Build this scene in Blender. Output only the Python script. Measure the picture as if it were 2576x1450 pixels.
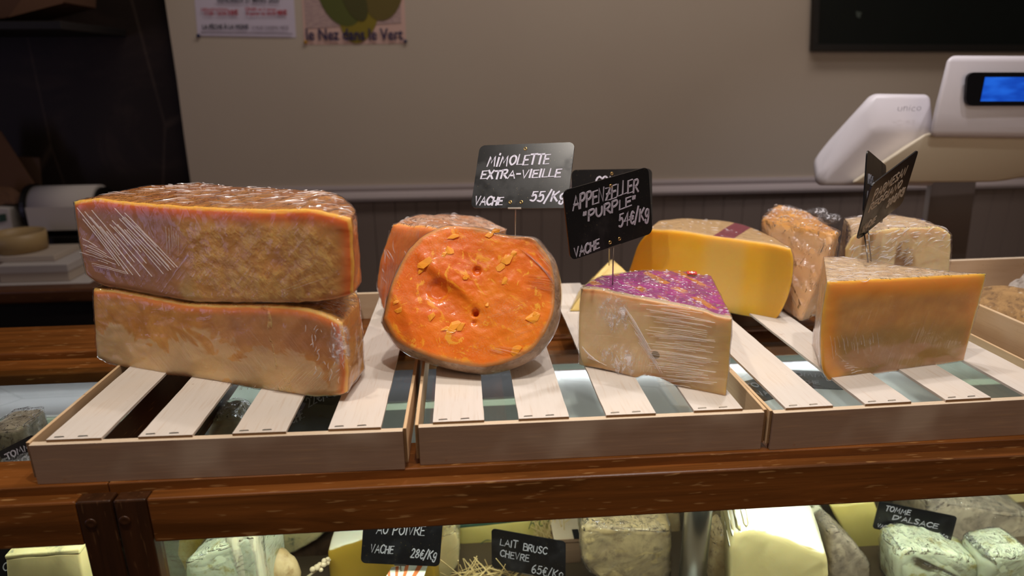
import bpy, bmesh, math, random
from mathutils import Vector, Matrix, noise as mnoise

# ------------------------------------------------------------------ camera, world, lights, exposure
SC = bpy.context.scene
COL = SC.collection
for o in list(bpy.data.objects):
    bpy.data.objects.remove(o)
W, H, FPX = 2576.0, 1450.0, 1709.03
CAM = Vector((0.0556, -0.6846, 0.4277))
_p, _y, _r = 0.3077, 0.0745, -0.0080
FW = Vector((math.sin(_y)*math.cos(_p), math.cos(_y)*math.cos(_p), -math.sin(_p)))
_r0 = Vector((math.cos(_y), -math.sin(_y), 0)); _u0 = _r0.cross(FW)
RT = _r0*math.cos(_r) + _u0*math.sin(_r)
UP = -_r0*math.sin(_r) + _u0*math.cos(_r)

cd = bpy.data.cameras.new('camera'); cam = bpy.data.objects.new('camera', cd); COL.objects.link(cam)
M = Matrix.Identity(4)
for i in range(3):
    M[i][0], M[i][1], M[i][2], M[i][3] = RT[i], UP[i], -FW[i], CAM[i]
cam.matrix_world = M
cd.sensor_width = 36; cd.sensor_fit = 'HORIZONTAL'; cd.lens = FPX/W*36; cd.clip_start = .02; cd.clip_end = 50
cd.dof.use_dof = True; cd.dof.focus_distance = 0.90; cd.dof.aperture_fstop = 2.9
SC.camera = cam

wd = bpy.data.worlds.new('world'); SC.world = wd; wd.use_nodes = True
wd.node_tree.nodes['Background'].inputs[0].default_value = (1.0, .82, .68, 1)
wd.node_tree.nodes['Background'].inputs[1].default_value = 0.06

def lamp(name, kind, loc, energy, color, aim=None, **k):
    d = bpy.data.lights.new(name, kind); d.energy = energy; d.color = color
    for a, v in k.items(): setattr(d, a, v)
    o = bpy.data.objects.new(name, d); COL.objects.link(o); o.location = loc
    if aim is not None:
        o.rotation_euler = (Vector(aim)-Vector(loc)).to_track_quat('-Z', 'Y').to_euler()
    return o
# ceiling track spots above the counter
def spot(loc, e, c, aim, size=1.15): lamp('track_spot', 'SPOT', loc, e, c, aim, spot_size=size, spot_blend=.7, shadow_soft_size=.028)
spot((-.48, -.34, 1.62), 38, (1.0, .91, .81), (-.28, .14, 0))
spot((.10, -.30, 1.62), 32, (1.0, .92, .83), (.10, .14, 0))
spot((.62, -.32, 1.62), 24, (1.0, .95, .91), (.60, .14, 0))
spot((.27, .58, 1.62), 16, (1.0, .94, .90), (.22, .20, 0))
spot((.66, .50, 1.62), 24, (1.0, .96, .98), (.70, .22, 0))
spot((1.15, .35, 1.75), 30, (1.0, .93, .95), (1.25, .75, .3), 1.0)
lamp('case_strip_and_fill', 'AREA', (.49, .050, -.027), .5, (.92, .94, 1.0), (.49, .25, -.07), shape='RECTANGLE', size=.62, size_y=.008)  # added fill hidden under the front rail, brightens the white board
# unseen fill added high up to brighten the back wall
lamp('wall_fill_light', 'AREA', (.5, .75, 2.1), 13, (1.0, .89, .83), (.4, 1.5, .3), shape='RECTANGLE', size=1.8, size_y=.3)
# shop window at the left end of the room, cool evening daylight
lamp('shop_window_light', 'AREA', (-2.7, -.62, .15), 3.4, (.66, .58, 1.0), (0, .10, .15), shape='RECTANGLE', size=.34, size_y=1.3)
# warm fill added on the customer side to lift fronts and scale underside
lamp('front_fill_light', 'AREA', (1.4, -1.5, .95), 7.0, (1.0, .76, .58), (.7, .3, .1), shape='RECTANGLE', size=1.4, size_y=1.0)
# display case strips behind the front rail; ledge and shelf ones are added fill
lamp('case_strip_and_fill', 'AREA', (.52, .075, -.062), 6.8, (.98, 1.0, .88), (.52, .15, -.40), shape='RECTANGLE', size=1.9, size_y=.02)
lamp('case_strip_and_fill', 'AREA', (-.72, .06, -.066), .5, (.95, 1.0, .86), (-.75, .14, -.40), shape='RECTANGLE', size=.5, size_y=.02)
lamp('case_strip_and_fill', 'AREA', (.30, .338, -.033), 1.3, (.92, .94, 1.0), (.30, .10, -.12), shape='RECTANGLE', size=2.6, size_y=.012)  # added fill hidden under the ledge for the white board
lamp('case_strip_and_fill', 'AREA', (-.2, .41, -.037), .8, (.95, .95, 1.0), (-.2, .425, -.10), shape='RECTANGLE', size=2.6, size_y=.012)  # added fill to brighten the inner shelf

SC.view_settings.view_transform = 'Standard'; SC.view_settings.look = 'None'
SC.view_settings.exposure = 0.0; SC.view_settings.gamma = 1.0; SC.view_settings.use_curve_mapping = False
SC.cycles.use_denoising = True
SC.cycles.max_bounces = 10; SC.cycles.transparent_max_bounces = 16
SC.cycles.sample_clamp_indirect = 4.0; SC.cycles.caustics_reflective = False; SC.cycles.caustics_refractive = False

# ------------------------------------------------------------------ picture point -> place at a known distance
def ray(px, py):
    return RT*((px-W/2)/FPX) - UP*((py-H/2)/FPX) + FW
def atz(px, py, z):
    d = ray(px, py); return CAM + d*((z-CAM.z)/d.z)
def aty(px, py, y):
    d = ray(px, py); return CAM + d*((y-CAM.y)/d.y)
def atp(px, py, p0, n):
    d = ray(px, py); return CAM + d*((Vector(p0)-CAM).dot(n)/d.dot(n))

# ------------------------------------------------------------------ node helper
def lin(h):
    h = h.lstrip('#'); v = [int(h[i:i+2], 16)/255 for i in (0, 2, 4)]
    return tuple(c/12.92 if c <= .04045 else ((c+.055)/1.055)**2.4 for c in v)+(1,)
class N:
    def __init__(s, name):
        s.m = bpy.data.materials.new(name); s.m.use_nodes = True
        s.t = s.m.node_tree; s.t.nodes.clear()
        s.out = s.n('ShaderNodeOutputMaterial')
        s.tc = s.n('ShaderNodeTexCoord')
        s.obj = s.tc.outputs['Object']; s.nrm = s.tc.outputs['Normal']; s.gen = s.tc.outputs['Generated']
    def n(s, k): return s.t.nodes.new(k)
    def put(s, sock, v):
        if v is None: return
        if hasattr(v, 'links') or isinstance(v, bpy.types.NodeSocket): s.t.links.new(v, sock)
        else: sock.default_value = v
    def math(s, op, a, b=None, c=None):
        x = s.n('ShaderNodeMath'); x.operation = op
        for i, v in enumerate((a, b, c)): s.put(x.inputs[i], v)
        return x.outputs[0]
    def add(s, a, b): return s.math('ADD', a, b)
    def sub(s, a, b): return s.math('SUBTRACT', a, b)
    def mul(s, a, b): return s.math('MULTIPLY', a, b)
    def mx(s, a, b): return s.math('MAXIMUM', a, b)
    def mn(s, a, b): return s.math('MINIMUM', a, b)
    def inv(s, a): return s.math('SUBTRACT', 1.0, a)
    def ss(s, x, e0, e1):
        r = s.n('ShaderNodeMapRange'); r.interpolation_type = 'SMOOTHSTEP'; s.put(r.inputs[0], x)
        r.inputs[1].default_value = min(e0, e1); r.inputs[2].default_value = max(e0, e1)
        r.inputs[3].default_value = 0.0 if e0 < e1 else 1.0; r.inputs[4].default_value = 1.0 if e0 < e1 else 0.0
        return r.outputs[0]
    def sep(s, v):
        x = s.n('ShaderNodeSeparateXYZ'); s.put(x.inputs[0], v); return x.outputs[0], x.outputs[1], x.outputs[2]
    def map(s, v, scale=(1, 1, 1), rot=(0, 0, 0), loc=(0, 0, 0)):
        x = s.n('ShaderNodeMapping'); s.put(x.inputs[0], v)
        x.inputs['Scale'].default_value = scale; x.inputs['Rotation'].default_value = rot; x.inputs['Location'].default_value = loc
        return x.outputs[0]
    def noise(s, v, scale=5., detail=3., rough=.55, dist=0.):
        x = s.n('ShaderNodeTexNoise'); s.put(x.inputs['Vector'], v)
        x.inputs['Scale'].default_value = scale; x.inputs['Detail'].default_value = detail
        x.inputs['Roughness'].default_value = rough; x.inputs['Distortion'].default_value = dist
        return x.outputs[0]
    def vor(s, v, scale=5., feature='F1'):
        x = s.n('ShaderNodeTexVoronoi'); x.feature = feature; s.put(x.inputs['Vector'], v); x.inputs['Scale'].default_value = scale
        return x.outputs[0]
    def mix(s, f, a, b):
        x = s.n('ShaderNodeMix'); x.data_type = 'RGBA'; s.put(x.inputs[0], f); s.put(x.inputs[6], a); s.put(x.inputs[7], b)
        return x.outputs[2]
    def schlick(s, nrm=None, f0=.04):
        g = s.n('ShaderNodeNewGeometry'); d = s.n('ShaderNodeVectorMath'); d.operation = 'DOT_PRODUCT'
        s.put(d.inputs[0], g.outputs['Incoming']); s.put(d.inputs[1], nrm if nrm is not None else g.outputs['Normal'])
        k = s.math('POWER', s.inv(s.mn(s.math('ABSOLUTE', d.outputs['Value']), 1.)), 5.)
        return s.add(f0, s.mul(k, 1-f0))
    def bump(s, h, strength=.3, dist=.002, nrm=None):
        x = s.n('ShaderNodeBump'); x.inputs['Strength'].default_value = strength; x.inputs['Distance'].default_value = dist
        s.put(x.inputs['Height'], h)
        if nrm is not None: s.put(x.inputs['Normal'], nrm)
        return x.outputs[0]
    def pbr(s, col, rough=.5, bump=None, sss=0., sssr=(.006, .003, .0012), metal=0., spec=.5, coat=0., coatr=.1, emis=None, emis_s=0., alpha=None):
        b = s.n('ShaderNodeBsdfPrincipled'); s.put(b.inputs['Base Color'], col); s.put(b.inputs['Roughness'], rough)
        s.put(b.inputs['Metallic'], metal); s.put(b.inputs['Specular IOR Level'], spec)
        if bump is not None: s.put(b.inputs['Normal'], bump)
        if sss:
            b.inputs['Subsurface Weight'].default_value = sss; b.inputs['Subsurface Radius'].default_value = (1, sssr[1]/sssr[0], sssr[2]/sssr[0])
            b.inputs['Subsurface Scale'].default_value = sssr[0]
        if coat: b.inputs['Coat Weight'].default_value = coat; b.inputs['Coat Roughness'].default_value = coatr
        if emis is not None: s.put(b.inputs['Emission Color'], emis); b.inputs['Emission Strength'].default_value = emis_s
        s.t.links.new(b.outputs[0], s.out.inputs[0]); s.b = b
        return s.m

def simple(name, hexc, rough=.5, **k):
    n = N(name); return n.pbr(lin(hexc), rough, **k)

# ------------------------------------------------------------------ object helpers
def link(name, me, parent=None, mats=(), loc=None, rz=None):
    o = bpy.data.objects.new(name, me); COL.objects.link(o)
    if parent is not None: o.parent = parent
    for m in (mats if isinstance(mats, (list, tuple)) else [mats]):
        me.materials.append(m)
    if loc is not None: o.location = loc
    if rz is not None: o.rotation_euler = (0, 0, rz)
    return o
def tag(o, label, cat, group=None, kind=None):
    o['label'] = label; o['category'] = cat
    if group: o['group'] = group
    if kind: o['kind'] = kind
    return o
def struct(o): o['kind'] = 'structure'; return o
def thing(name, label, cat, loc=(0, 0, 0), rz=0, group=None):
    o = bpy.data.objects.new(name, None); COL.objects.link(o); o.location = loc; o.rotation_euler = (0, 0, rz)
    o.empty_display_size = .02
    return tag(o, label, cat, group)
def bm_mesh(bm, name, smooth=False):
    bmesh.ops.recalc_face_normals(bm, faces=bm.faces)
    me = bpy.data.meshes.new(name); bm.to_mesh(me); bm.free()
    if smooth:
        me.polygons.foreach_set('use_smooth', [True]*len(me.polygons)); me.update()
    return me
def box_bm(bm, x0, x1, y0, y1, z0, z1, bev=0., seg=2):
    r = bmesh.ops.create_cube(bm, size=1.0)
    vs = r['verts']
    for v in vs:
        v.co = Vector((x0+(v.co.x+.5)*(x1-x0), y0+(v.co.y+.5)*(y1-y0), z0+(v.co.z+.5)*(z1-z0)))
    if bev:
        es = list({e for v in vs for e in v.link_edges})
        bmesh.ops.bevel(bm, geom=es, offset=bev, segments=seg, affect='EDGES', profile=.5)
def box(name, x0, x1, y0, y1, z0, z1, mat, parent=None, bev=0.):
    bm = bmesh.new(); box_bm(bm, x0, x1, y0, y1, z0, z1, bev)
    return link(name, bm_mesh(bm, name), parent, mat)
def cyl_bm(bm, p0, p1, r0, r1=None, n=16):
    p0, p1 = Vector(p0), Vector(p1); r1 = r0 if r1 is None else r1
    d = (p1-p0); q = d.to_track_quat('Z', 'Y').to_matrix()
    a = [bm.verts.new(p0+q@Vector((r0*math.cos(t*2*math.pi/n), r0*math.sin(t*2*math.pi/n), 0))) for t in range(n)]
    b = [bm.verts.new(p1+q@Vector((r1*math.cos(t*2*math.pi/n), r1*math.sin(t*2*math.pi/n), 0))) for t in range(n)]
    for i in range(n): bm.faces.new((a[i], a[(i+1) % n], b[(i+1) % n], b[i]))
    bm.faces.new(a[::-1]); bm.faces.new(b)
def cyl(name, p0, p1, r0, mat, parent=None, r1=None, n=20, smooth=True):
    bm = bmesh.new(); cyl_bm(bm, p0, p1, r0, r1, n)
    o = link(name, bm_mesh(bm, name), parent, mat)
    if smooth:
        for p in o.data.polygons: p.use_smooth = len(p.vertices) == 4
    return o
def lathe_bm(bm, prof, q, c, n=32, close=True):
    rings = []
    for r, z in prof:
        rings.append([bm.verts.new(Vector(c)+q@Vector((r*math.cos(2*math.pi*k/n), r*math.sin(2*math.pi*k/n), z))) for k in range(n)])
    for a, b in zip(rings, rings[1:]):
        for k in range(n): bm.faces.new((a[k], a[(k+1) % n], b[(k+1) % n], b[k]))
    if close: bm.faces.new(rings[0][::-1]); bm.faces.new(rings[-1])
def prism(name, pts, back, mat, parent=None, bev=0., seg=3, smooth=False):
    """extrude a 3-D polygon by the vector back"""
    bm = bmesh.new(); a = [bm.verts.new(p) for p in pts]; b = [bm.verts.new(Vector(p)+Vector(back)) for p in pts]; n = len(a)
    bm.faces.new(a); bm.faces.new(b[::-1])
    for i in range(n): bm.faces.new((a[i], b[i], b[(i+1) % n], a[(i+1) % n]))
    if bev: bmesh.ops.bevel(bm, geom=list(bm.edges), offset=bev, segments=seg, affect='EDGES', profile=.5)
    return link(name, bm_mesh(bm, name, smooth), parent, mat)

# ------------------------------------------------------------------ woods
def pale_wood(name, axis, tint=('#d9bfa0', '#c9a988')):
    n = N(name); x, y, z = n.sep(n.obj)
    sc = (6, 90, 90) if axis == 'x' else (90, 6, 90)
    g = n.noise(n.map(n.obj, sc), 1.0, 4, .6, .6)
    g2 = n.noise(n.map(n.obj, tuple(v*3.2 for v in sc)), 1.0, 2, .5)
    big = n.noise(n.obj, 9, 2)
    c = n.mix(g, lin(tint[0]), lin(tint[1])); c = n.mix(n.mul(n.ss(g2, .52, .75), .22), c, lin('#b48c64'))
    c = n.mix(n.mul(n.ss(big, .5, .75), .25), c, lin('#e6d2ba'))
    sp = n.ss(n.noise(n.obj, 55, 2, .5), .72, .80)
    c = n.mix(n.mul(sp, .5), c, lin('#8a5a34'))
    # plies on the cut edges
    nx, ny, nz = n.sep(n.nrm)
    pos, msk = (y, n.ss(n.math('ABSOLUTE', nz), .8, .95)) if axis == 'x' else (z, n.ss(n.math('ABSOLUTE', ny), .8, .95))
    st = n.math('FRACT', n.mul(pos, 500. if axis == 'x' else 700.))
    edge = n.mix(n.ss(st, .35, .6), lin('#e8d9c2'), lin('#bd9f7c')) if axis == 'x' else n.mix(n.ss(st, .3, .6), lin('#a07c54'), lin('#5a3a22'))
    c = n.mix(msk, c, edge)
    return n.pbr(c, .72, n.bump(n.add(g, n.mul(g2, .5)), .25, .0006), spec=.25)
WX = pale_wood('pale_plywood_lengthwise', 'x', ('#967863', '#836752'))
WB = pale_wood('pale_plywood_back', 'x')
WY = pale_wood('pale_plywood_slat', 'y', ('#dcd3ca', '#d0c5b8'))
WP = pale_wood('pale_plywood_end', 'y', ('#dcc09a', '#caa57a'))
def oak(name, axis, a='#5a2c10', b='#3a1907', lt='#9a6a3c'):
    n = N(name)
    sc = (5, 160, 160) if axis == 'x' else ((160, 5, 160) if axis == 'y' else (160, 160, 5))
    g = n.noise(n.map(n.obj, tuple(v*.25 if v > 10 else v*.6 for v in sc)), 1., 5, .6, .8)
    pore = n.noise(n.map(n.obj, tuple(v*1.6 if v > 10 else v*7 for v in sc)), 1., 1.5, .5)
    c = n.mix(n.ss(g, .3, .7), lin(b), lin(a)); c = n.mix(n.mul(n.ss(pore, .64, .74), .55), c, lin(lt))
    return n.pbr(c, n.add(.30, n.mul(g, .15)), n.bump(pore, .25, .0005), spec=.5)
OX = oak('dark_oak_lengthwise', 'x', '#844c1c', '#5a320e', '#b88c58'); OY = oak('dark_oak_cross', 'y', '#4e2610', '#361806'); OZ = oak('dark_oak_upright', 'z', '#46260f', '#301a08', '#64442a')
STEEL = simple('brushed_steel', '#b9b9b4', .28, metal=1.)
PIN = simple('pin_steel', '#a79e96', .3, metal=1.)
BRASS = simple('brass_eyelet', '#c9a66a', .3, metal=1.)

# ------------------------------------------------------------------ the room
def wall_mat(name, a, b, rough=.85):
    n = N(name); g = n.noise(n.obj, 2.0, 3); f = n.noise(n.obj, 220, 2)
    return n.pbr(n.mix(g, lin(a), lin(b)), rough, n.bump(f, .08, .001), spec=.2)
WALLY = 1.50
PAINT = wall_mat('cream_wall_paint', '#cbbfae', '#c3b5a5')
DADO = wall_mat('taupe_dado_paint', '#8a7c74', '#80726b', .6)
MOULD = wall_mat('dado_rail_paint', '#bdb2b2', '#b4a8a8', .5)
edge = aty(452, 230, WALLY).x
bm = bmesh.new()
pts = [aty(415, 0, WALLY), aty(445, 200, WALLY), aty(463, 340, WALLY), aty(480, 460, WALLY)]
zs = [2.2] + [p.z for p in pts] + [-1.25]
xs = [pts[0].x-.02] + [p.x for p in pts] + [pts[-1].x+.04]
a = [bm.verts.new((x_, WALLY, z_)) for x_, z_ in zip(xs, zs)]; b = [bm.verts.new((x_, WALLY+.12, z_)) for x_, z_ in zip(xs, zs)]
c1 = [bm.verts.new((3.4, WALLY, z_)) for z_ in zs]; c2 = [bm.verts.new((3.4, WALLY+.12, z_)) for z_ in zs]
for i in range(len(zs)-1):
    bm.faces.new((a[i], a[i+1], c1[i+1], c1[i])); bm.faces.new((a[i], b[i], b[i+1], a[i+1])); bm.faces.new((b[i], c2[i], c2[i+1], b[i+1])); bm.faces.new((c1[i], c1[i+1], c2[i+1], c2[i]))
bm.faces.new((a[0], c1[0], c2[0], b[0])); bm.faces.new((a[-1], b[-1], c2[-1], c1[-1]))
struct(link('wall_back', bm_mesh(bm, 'wall_back'), None, PAINT))
# slate-dark panelled recess on the left
n = N('black_marble'); vv = n.noise(n.map(n.obj, (1, 1, 1), (0, .7, 0)), 3.2, 6, .65, 1.2)
wv = n.vor(n.map(n.obj, (1.2, 1, .35), (0, .65, 0)), 3.0, 'DISTANCE_TO_EDGE')
cc = n.mix(n.ss(vv, .45, .75), lin('#241b18'), lin('#3a2d27')); cc = n.mix(n.mul(n.ss(wv, .02, .0), n.mul(vv, .5)), cc, lin('#6f5f55'))
MARB = n.pbr(cc, .55, spec=.3)
struct(box('wall_left', -3.2, edge+.06, WALLY+.05, WALLY+.15, -1.25, 2.2, MARB))
FLOOR = wall_mat('floor_tiles', '#5d4f45', '#4b4038', .5)
struct(box('floor', -3.2, 3.4, -3.0, WALLY+.15, -1.30, -1.25, FLOOR))
# tongue and groove dado with its rail
z_top = aty(860, 509, WALLY-.02).z
bm = bmesh.new(); pw = .0675; x_ = edge+.01
while x_ < 3.35:
    box_bm(bm, x_+.0005, x_+pw-.0005, WALLY-.012, WALLY, -1.25, z_top, .0012, 1); x_ += pw
struct(link('trim_1', bm_mesh(bm, 'trim_1'), None, DADO))
zt = aty(860, 470, WALLY-.02).z; hz = zt-z_top
prof = [(0, zt), (-.010, zt), (-.014, zt-.2*hz), (-.012, zt-.38*hz), (-.024, zt-.55*hz), (-.030, zt-.75*hz), (-.028, z_top+.06*hz), (-.018, z_top-.002), (0, z_top-.002)]
bm = bmesh.new(); A = [bm.verts.new((edge+.005, WALLY+u, v)) for u, v in prof]; B = [bm.verts.new((3.35, WALLY+u, v)) for u, v in prof]
for i in range(len(prof)): j = (i+1) % len(prof); bm.faces.new((A[i], A[j], B[j], B[i]))
bm.faces.new(A); bm.faces.new(B[::-1])
struct(link('trim_2', bm_mesh(bm, 'trim_2'), None, MOULD))

# ------------------------------------------------------------------ lettering
# stroke alphabet: char -> (advance, [strokes]); a leading 'c' makes the stroke a smooth curve
G = {
 'A': (.8, ['0,0 .38,1 .75,0', '.14,.36 .62,.36']), 'B': (.7, ['0,0 0,1', 'c0,1 .5,.95 .5,.58 .05,.54', 'c.05,.54 .62,.5 .62,.06 0,0']),
 'C': (.75, ['c.68,.84 .45,1 .15,.85 0,.5 .12,.14 .42,0 .7,.16']), 'D': (.75, ['0,0 0,1', 'c0,1 .6,.9 .66,.4 0,0']),
 'E': (.65, ['.55,1 .02,.98 0,0 .58,.02', '.02,.52 .46,.54']), 'F': (.6, ['.55,1 0,1 0,0', '0,.52 .42,.52']), 'G': (.8, ['c.7,.85 .4,1 .08,.75 .05,.25 .4,0 .7,.2 .7,.45', '.45,.45 .72,.45']),
 'H': (.75, ['0,0 .02,1', '.62,1 .6,0', '0,.5 .62,.52']), 'I': (.25, ['.06,0 .08,1']), 'K': (.7, ['0,0 .06,1', '.62,1 .04,.45', '.14,.56 .6,0']),
 'L': (.6, ['.04,1 0,.02 .52,.04']), 'M': (1.0, ['0,0 .16,1 .42,.3 .72,1 .86,0']), 'N': (.8, ['0,0 .06,1 .56,0 .66,1']),
 'O': (.85, ['c.4,1 .08,.8 .04,.35 .34,0 .68,.25 .7,.75 .4,1']), 'P': (.7, ['0,-.04 .04,1', 'c.04,1 .5,1.02 .6,.74 .4,.5 .04,.46']),
 'R': (.72, ['0,0 .04,1', 'c.04,1 .5,1.02 .58,.74 .38,.52 .06,.48', '.22,.5 .64,0']), 'S': (.65, ['c.56,.88 .3,1 .06,.8 .26,.52 .54,.3 .36,.02 .02,.1']),
 'T': (.7, ['0,1 .68,1.02', '.34,1 .32,0']), 'U': (.75, ['c0,1 .02,.3 .3,0 .58,.3 .62,1']), 'V': (.75, ['0,1 .3,0 .66,1.02']), 'X': (.7, ['0,1 .6,0', '.6,1 0,0']),
 'Z': (.7, ['0,1 .6,1 .04,.02 .62,0', '.12,.5 .5,.52']), 'i': (.28, ['.06,0 .1,.82', '.13,1.12 .15,1.2']), 't': (.5, ['.2,1 .16,0', '-.06,1 .6,1.03']),
 'g': (.65, ['c.52,.62 .3,.76 .06,.52 .2,.2 .5,.34 .52,.62', 'c.52,.68 .5,.1 .36,-.3 .08,-.22 .1,-.02']), "'": (.2, ['.05,1 .02,.75']), '"': (.4, ['.06,1 .02,.72', '.24,1 .2,.72']),
 '/': (.55, ['-.02,-.15 .46,1.15']), '-': (.55, ['.05,.5 .42,.5']), '.': (.2, ['.05,0 .07,.04']), ' ': (.4, []),
 '2': (.65, ['c.04,.8 .26,1 .52,.78 .34,.4 .02,.02', '.02,.02 .58,.02']), '4': (.7, ['.42,0 .46,1 0,.32 .66,.34']), '5': (.65, ['.56,1 .14,.98 .08,.55', 'c.08,.55 .4,.66 .54,.32 .34,.02 .0,.1']),
 '6': (.65, ['c.48,1 .1,.62 .04,.2 .3,0 .54,.22 .36,.5 .06,.3']), '8': (.65, ['c.3,.52 .06,.76 .3,1 .5,.76 .3,.52 .02,.24 .3,0 .56,.24 .3,.52']),
 '\u20ac': (.6, ['c.54,.86 .3,.98 .1,.6 .14,.2 .36,.02 .56,.14', '-.02,.58 .42,.6', '-.02,.4 .38,.42']),
 'u': (.7, ['c0,.9 0,.2 .2,0 .45,0 .5,.3 .5,.9']), 'n': (.6, ['0,0 0,.9', 'c0,.5 .1,.85 .4,.85 .45,.5 .45,0']), 'c': (.65, ['c.5,.8 .2,.88 .02,.6 .02,.2 .2,0 .5,.05']), 'o': (.65, ['c.25,.88 .02,.7 .02,.2 .25,0 .48,.2 .48,.7 .25,.88']), 'j': (.2, ['.05,0 .05,.9']),
}
def catmull(p, k=5):
    out = []
    for i in range(len(p)-1):
        p0 = p[max(i-1, 0)]; p1 = p[i]; p2 = p[i+1]; p3 = p[min(i+2, len(p)-1)]
        for j in range(k):
            t = j/k
            out.append(tuple(.5*(2*p1[q]+(p2[q]-p0[q])*t+(2*p0[q]-5*p1[q]+4*p2[q]-p3[q])*t*t+(3*p1[q]-p0[q]-3*p2[q]+p3[q])*t**3) for q in (0, 1)))
    out.append(p[-1]); return out
def ribbon(bm, pts, w, f, lift=.0005):
    """pts in the plane, f maps (x, y, lift) to space"""
    n = len(pts); rows = []
    for i, p in enumerate(pts):
        a = pts[max(i-1, 0)]; b = pts[min(i+1, n-1)]
        dx, dy = b[0]-a[0], b[1]-a[1]; L = math.hypot(dx, dy) or 1
        if i == 0: p = (p[0]-dx/L*w*.4, p[1]-dy/L*w*.4)
        if i == n-1: p = (p[0]+dx/L*w*.4, p[1]+dy/L*w*.4)
        hw = w*.5*(.55 if i in (0, n-1) and n > 2 else 1)
        nx, ny = -dy/L*hw, dx/L*hw
        rows.append([bm.verts.new(f(p[0]+nx, p[1]+ny, 0)), bm.verts.new(f(p[0]+nx*.8, p[1]+ny*.8, lift)), bm.verts.new(f(p[0]-nx*.8, p[1]-ny*.8, lift)), bm.verts.new(f(p[0]-nx, p[1]-ny, 0))])
    for r, s in zip(rows, rows[1:]):
        for k in range(3): bm.faces.new((r[k], r[k+1], s[k+1], s[k]))
def write(bm, text, x0, y0, x1, y1, h, w, f, slant=.12, seed=0):
    """handwritten line from (x0,y0) to (x1,y1), letter height h, stroke width w"""
    rng = random.Random(seed+len(text)); tot = sum(G[c][0] for c in text)+.12*(len(text)-1)
    L = math.hypot(x1-x0, y1-y0); ux, uy = (x1-x0)/L, (y1-y0)/L; k = L/tot; adv = 0
    for c in text:
        g = G[c]; jy = rng.uniform(-.05, .05); js = rng.uniform(.92, 1.06)
        for s in g[1]:
            cv = s[0] == 'c' and s[1] in '0123456789.-'
            p = [tuple(float(q) for q in v.split(',')) for v in (s[1:] if cv else s).split()]
            if cv: p = catmull(p)
            q = []
            for a, b in p:
                X = (adv+a)*k + slant*b*h; Y = (b*js+jy)*h
                q.append((x0+ux*X-uy*Y, y0+uy*X+ux*Y))
            ribbon(bm, q, w, f)
        adv += g[0]+.12
n = N('blackboard_lacquer'); d = n.ss(n.noise(n.obj, 900, 1, .4), .74, .80); sm = n.ss(n.noise(n.obj, 18, 4, .6), .5, .75)
cc = n.mix(n.mul(sm, .12), lin('#0c0b0e'), lin('#3b3a44')); cc = n.mix(n.mul(d, .6), cc, lin('#b9a06a'))
BOARD = n.pbr(cc, n.add(.28, n.mul(sm, .25)), spec=.5)
CHALK = simple('white_chalk_ink', '#d8d4e4', .6); CHALKD = simple('faint_chalk_ink', '#8d8a92', .7); CHALKG = simple('grey_chalk_ink', '#a9a2b0', .65)
def sign(c, r, u, w, h, lines, label, pin=None, ink=CHALK, sw=.0027, eyelets=((.5, .92), (.415, .09), (.53, .09)), slant=.12, group=None, clip_u=.47, second_pin=None):
    r = Vector(r).normalized(); u = Vector(u); u = (u-r*u.dot(r)).normalized(); nn = r.cross(u)
    t = thing('price_sign', label, 'price sign', c, 0, group)
    T = .0009
    def f(x, y, z=0): return r*x+u*y+nn*(z+T)
    rad = min(w, h)*.09; bm = bmesh.new(); o = []
    for cx, cy, a0 in ((w/2-rad, h/2-rad, 0), (-w/2+rad, h/2-rad, 90), (-w/2+rad, -h/2+rad, 180), (w/2-rad, -h/2+rad, 270)):
        for k in range(7):
            a = math.radians(a0+k*15); o.append((cx+rad*math.cos(a), cy+rad*math.sin(a)))
    A = [bm.verts.new(f(x, y, 0)) for x, y in o]; B = [bm.verts.new(f(x, y, -2*T)) for x, y in o]
    bm.faces.new(A); bm.faces.new(B[::-1])
    for i in range(len(o)): j = (i+1) % len(o); bm.faces.new((A[i], B[i], B[j], A[j]))
    link('board', bm_mesh(bm, 'board'), t, BOARD)
    if lines:
        bm = bmesh.new()
        for i, (tx, x0, y0, x1, y1, hh) in enumerate(lines):
            write(bm, tx, (x0-.5)*w, (y0-.5)*h, (x1-.5)*w, (y1-.5)*h, hh*h, sw, lambda x, y, z: f(x, y, z), slant, i*7)
        link('lettering', bm_mesh(bm, 'lettering'), t, ink)
    q = Matrix((r, u, nn)).transposed()
    for eu, ev in eyelets:
        bm = bmesh.new(); lathe_bm(bm, [(.0011, -.0004), (.0013, .0007), (.0019, .0009), (.0024, .0004), (.0025, 0)], q, f((eu-.5)*w, (ev-.5)*h, 0), 16, False)
        link('eyelet', bm_mesh(bm, 'eyelet', True), t, BRASS)
    if pin is not None:
        s0 = f((clip_u-.5)*w, -h/2, -T*2)
        bm = bmesh.new(); e = f((clip_u-.5)*w, -h/2, 0)
        for sx in (1,):
            a = [e-r*.009-u*.0012-nn*.0012, e+r*.009-u*.0012-nn*.0012, e+r*.009+u*.0006-nn*.0012, e-r*.009+u*.0006-nn*.0012]
            va = [bm.verts.new(p) for p in a]; vb = [bm.verts.new(p+nn*.0022) for p in a]
            bm.faces.new(va[::-1]); bm.faces.new(vb)
            for i in range(4): bm.faces.new((va[i], va[(i+1) % 4], vb[(i+1) % 4], vb[i]))
        link('clip', bm_mesh(bm, 'clip'), t, PIN)
        cyl('pin', s0+u*.004, Vector(pin)-Vector(c), .0009, PIN, t, n=10)
    return t

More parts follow.
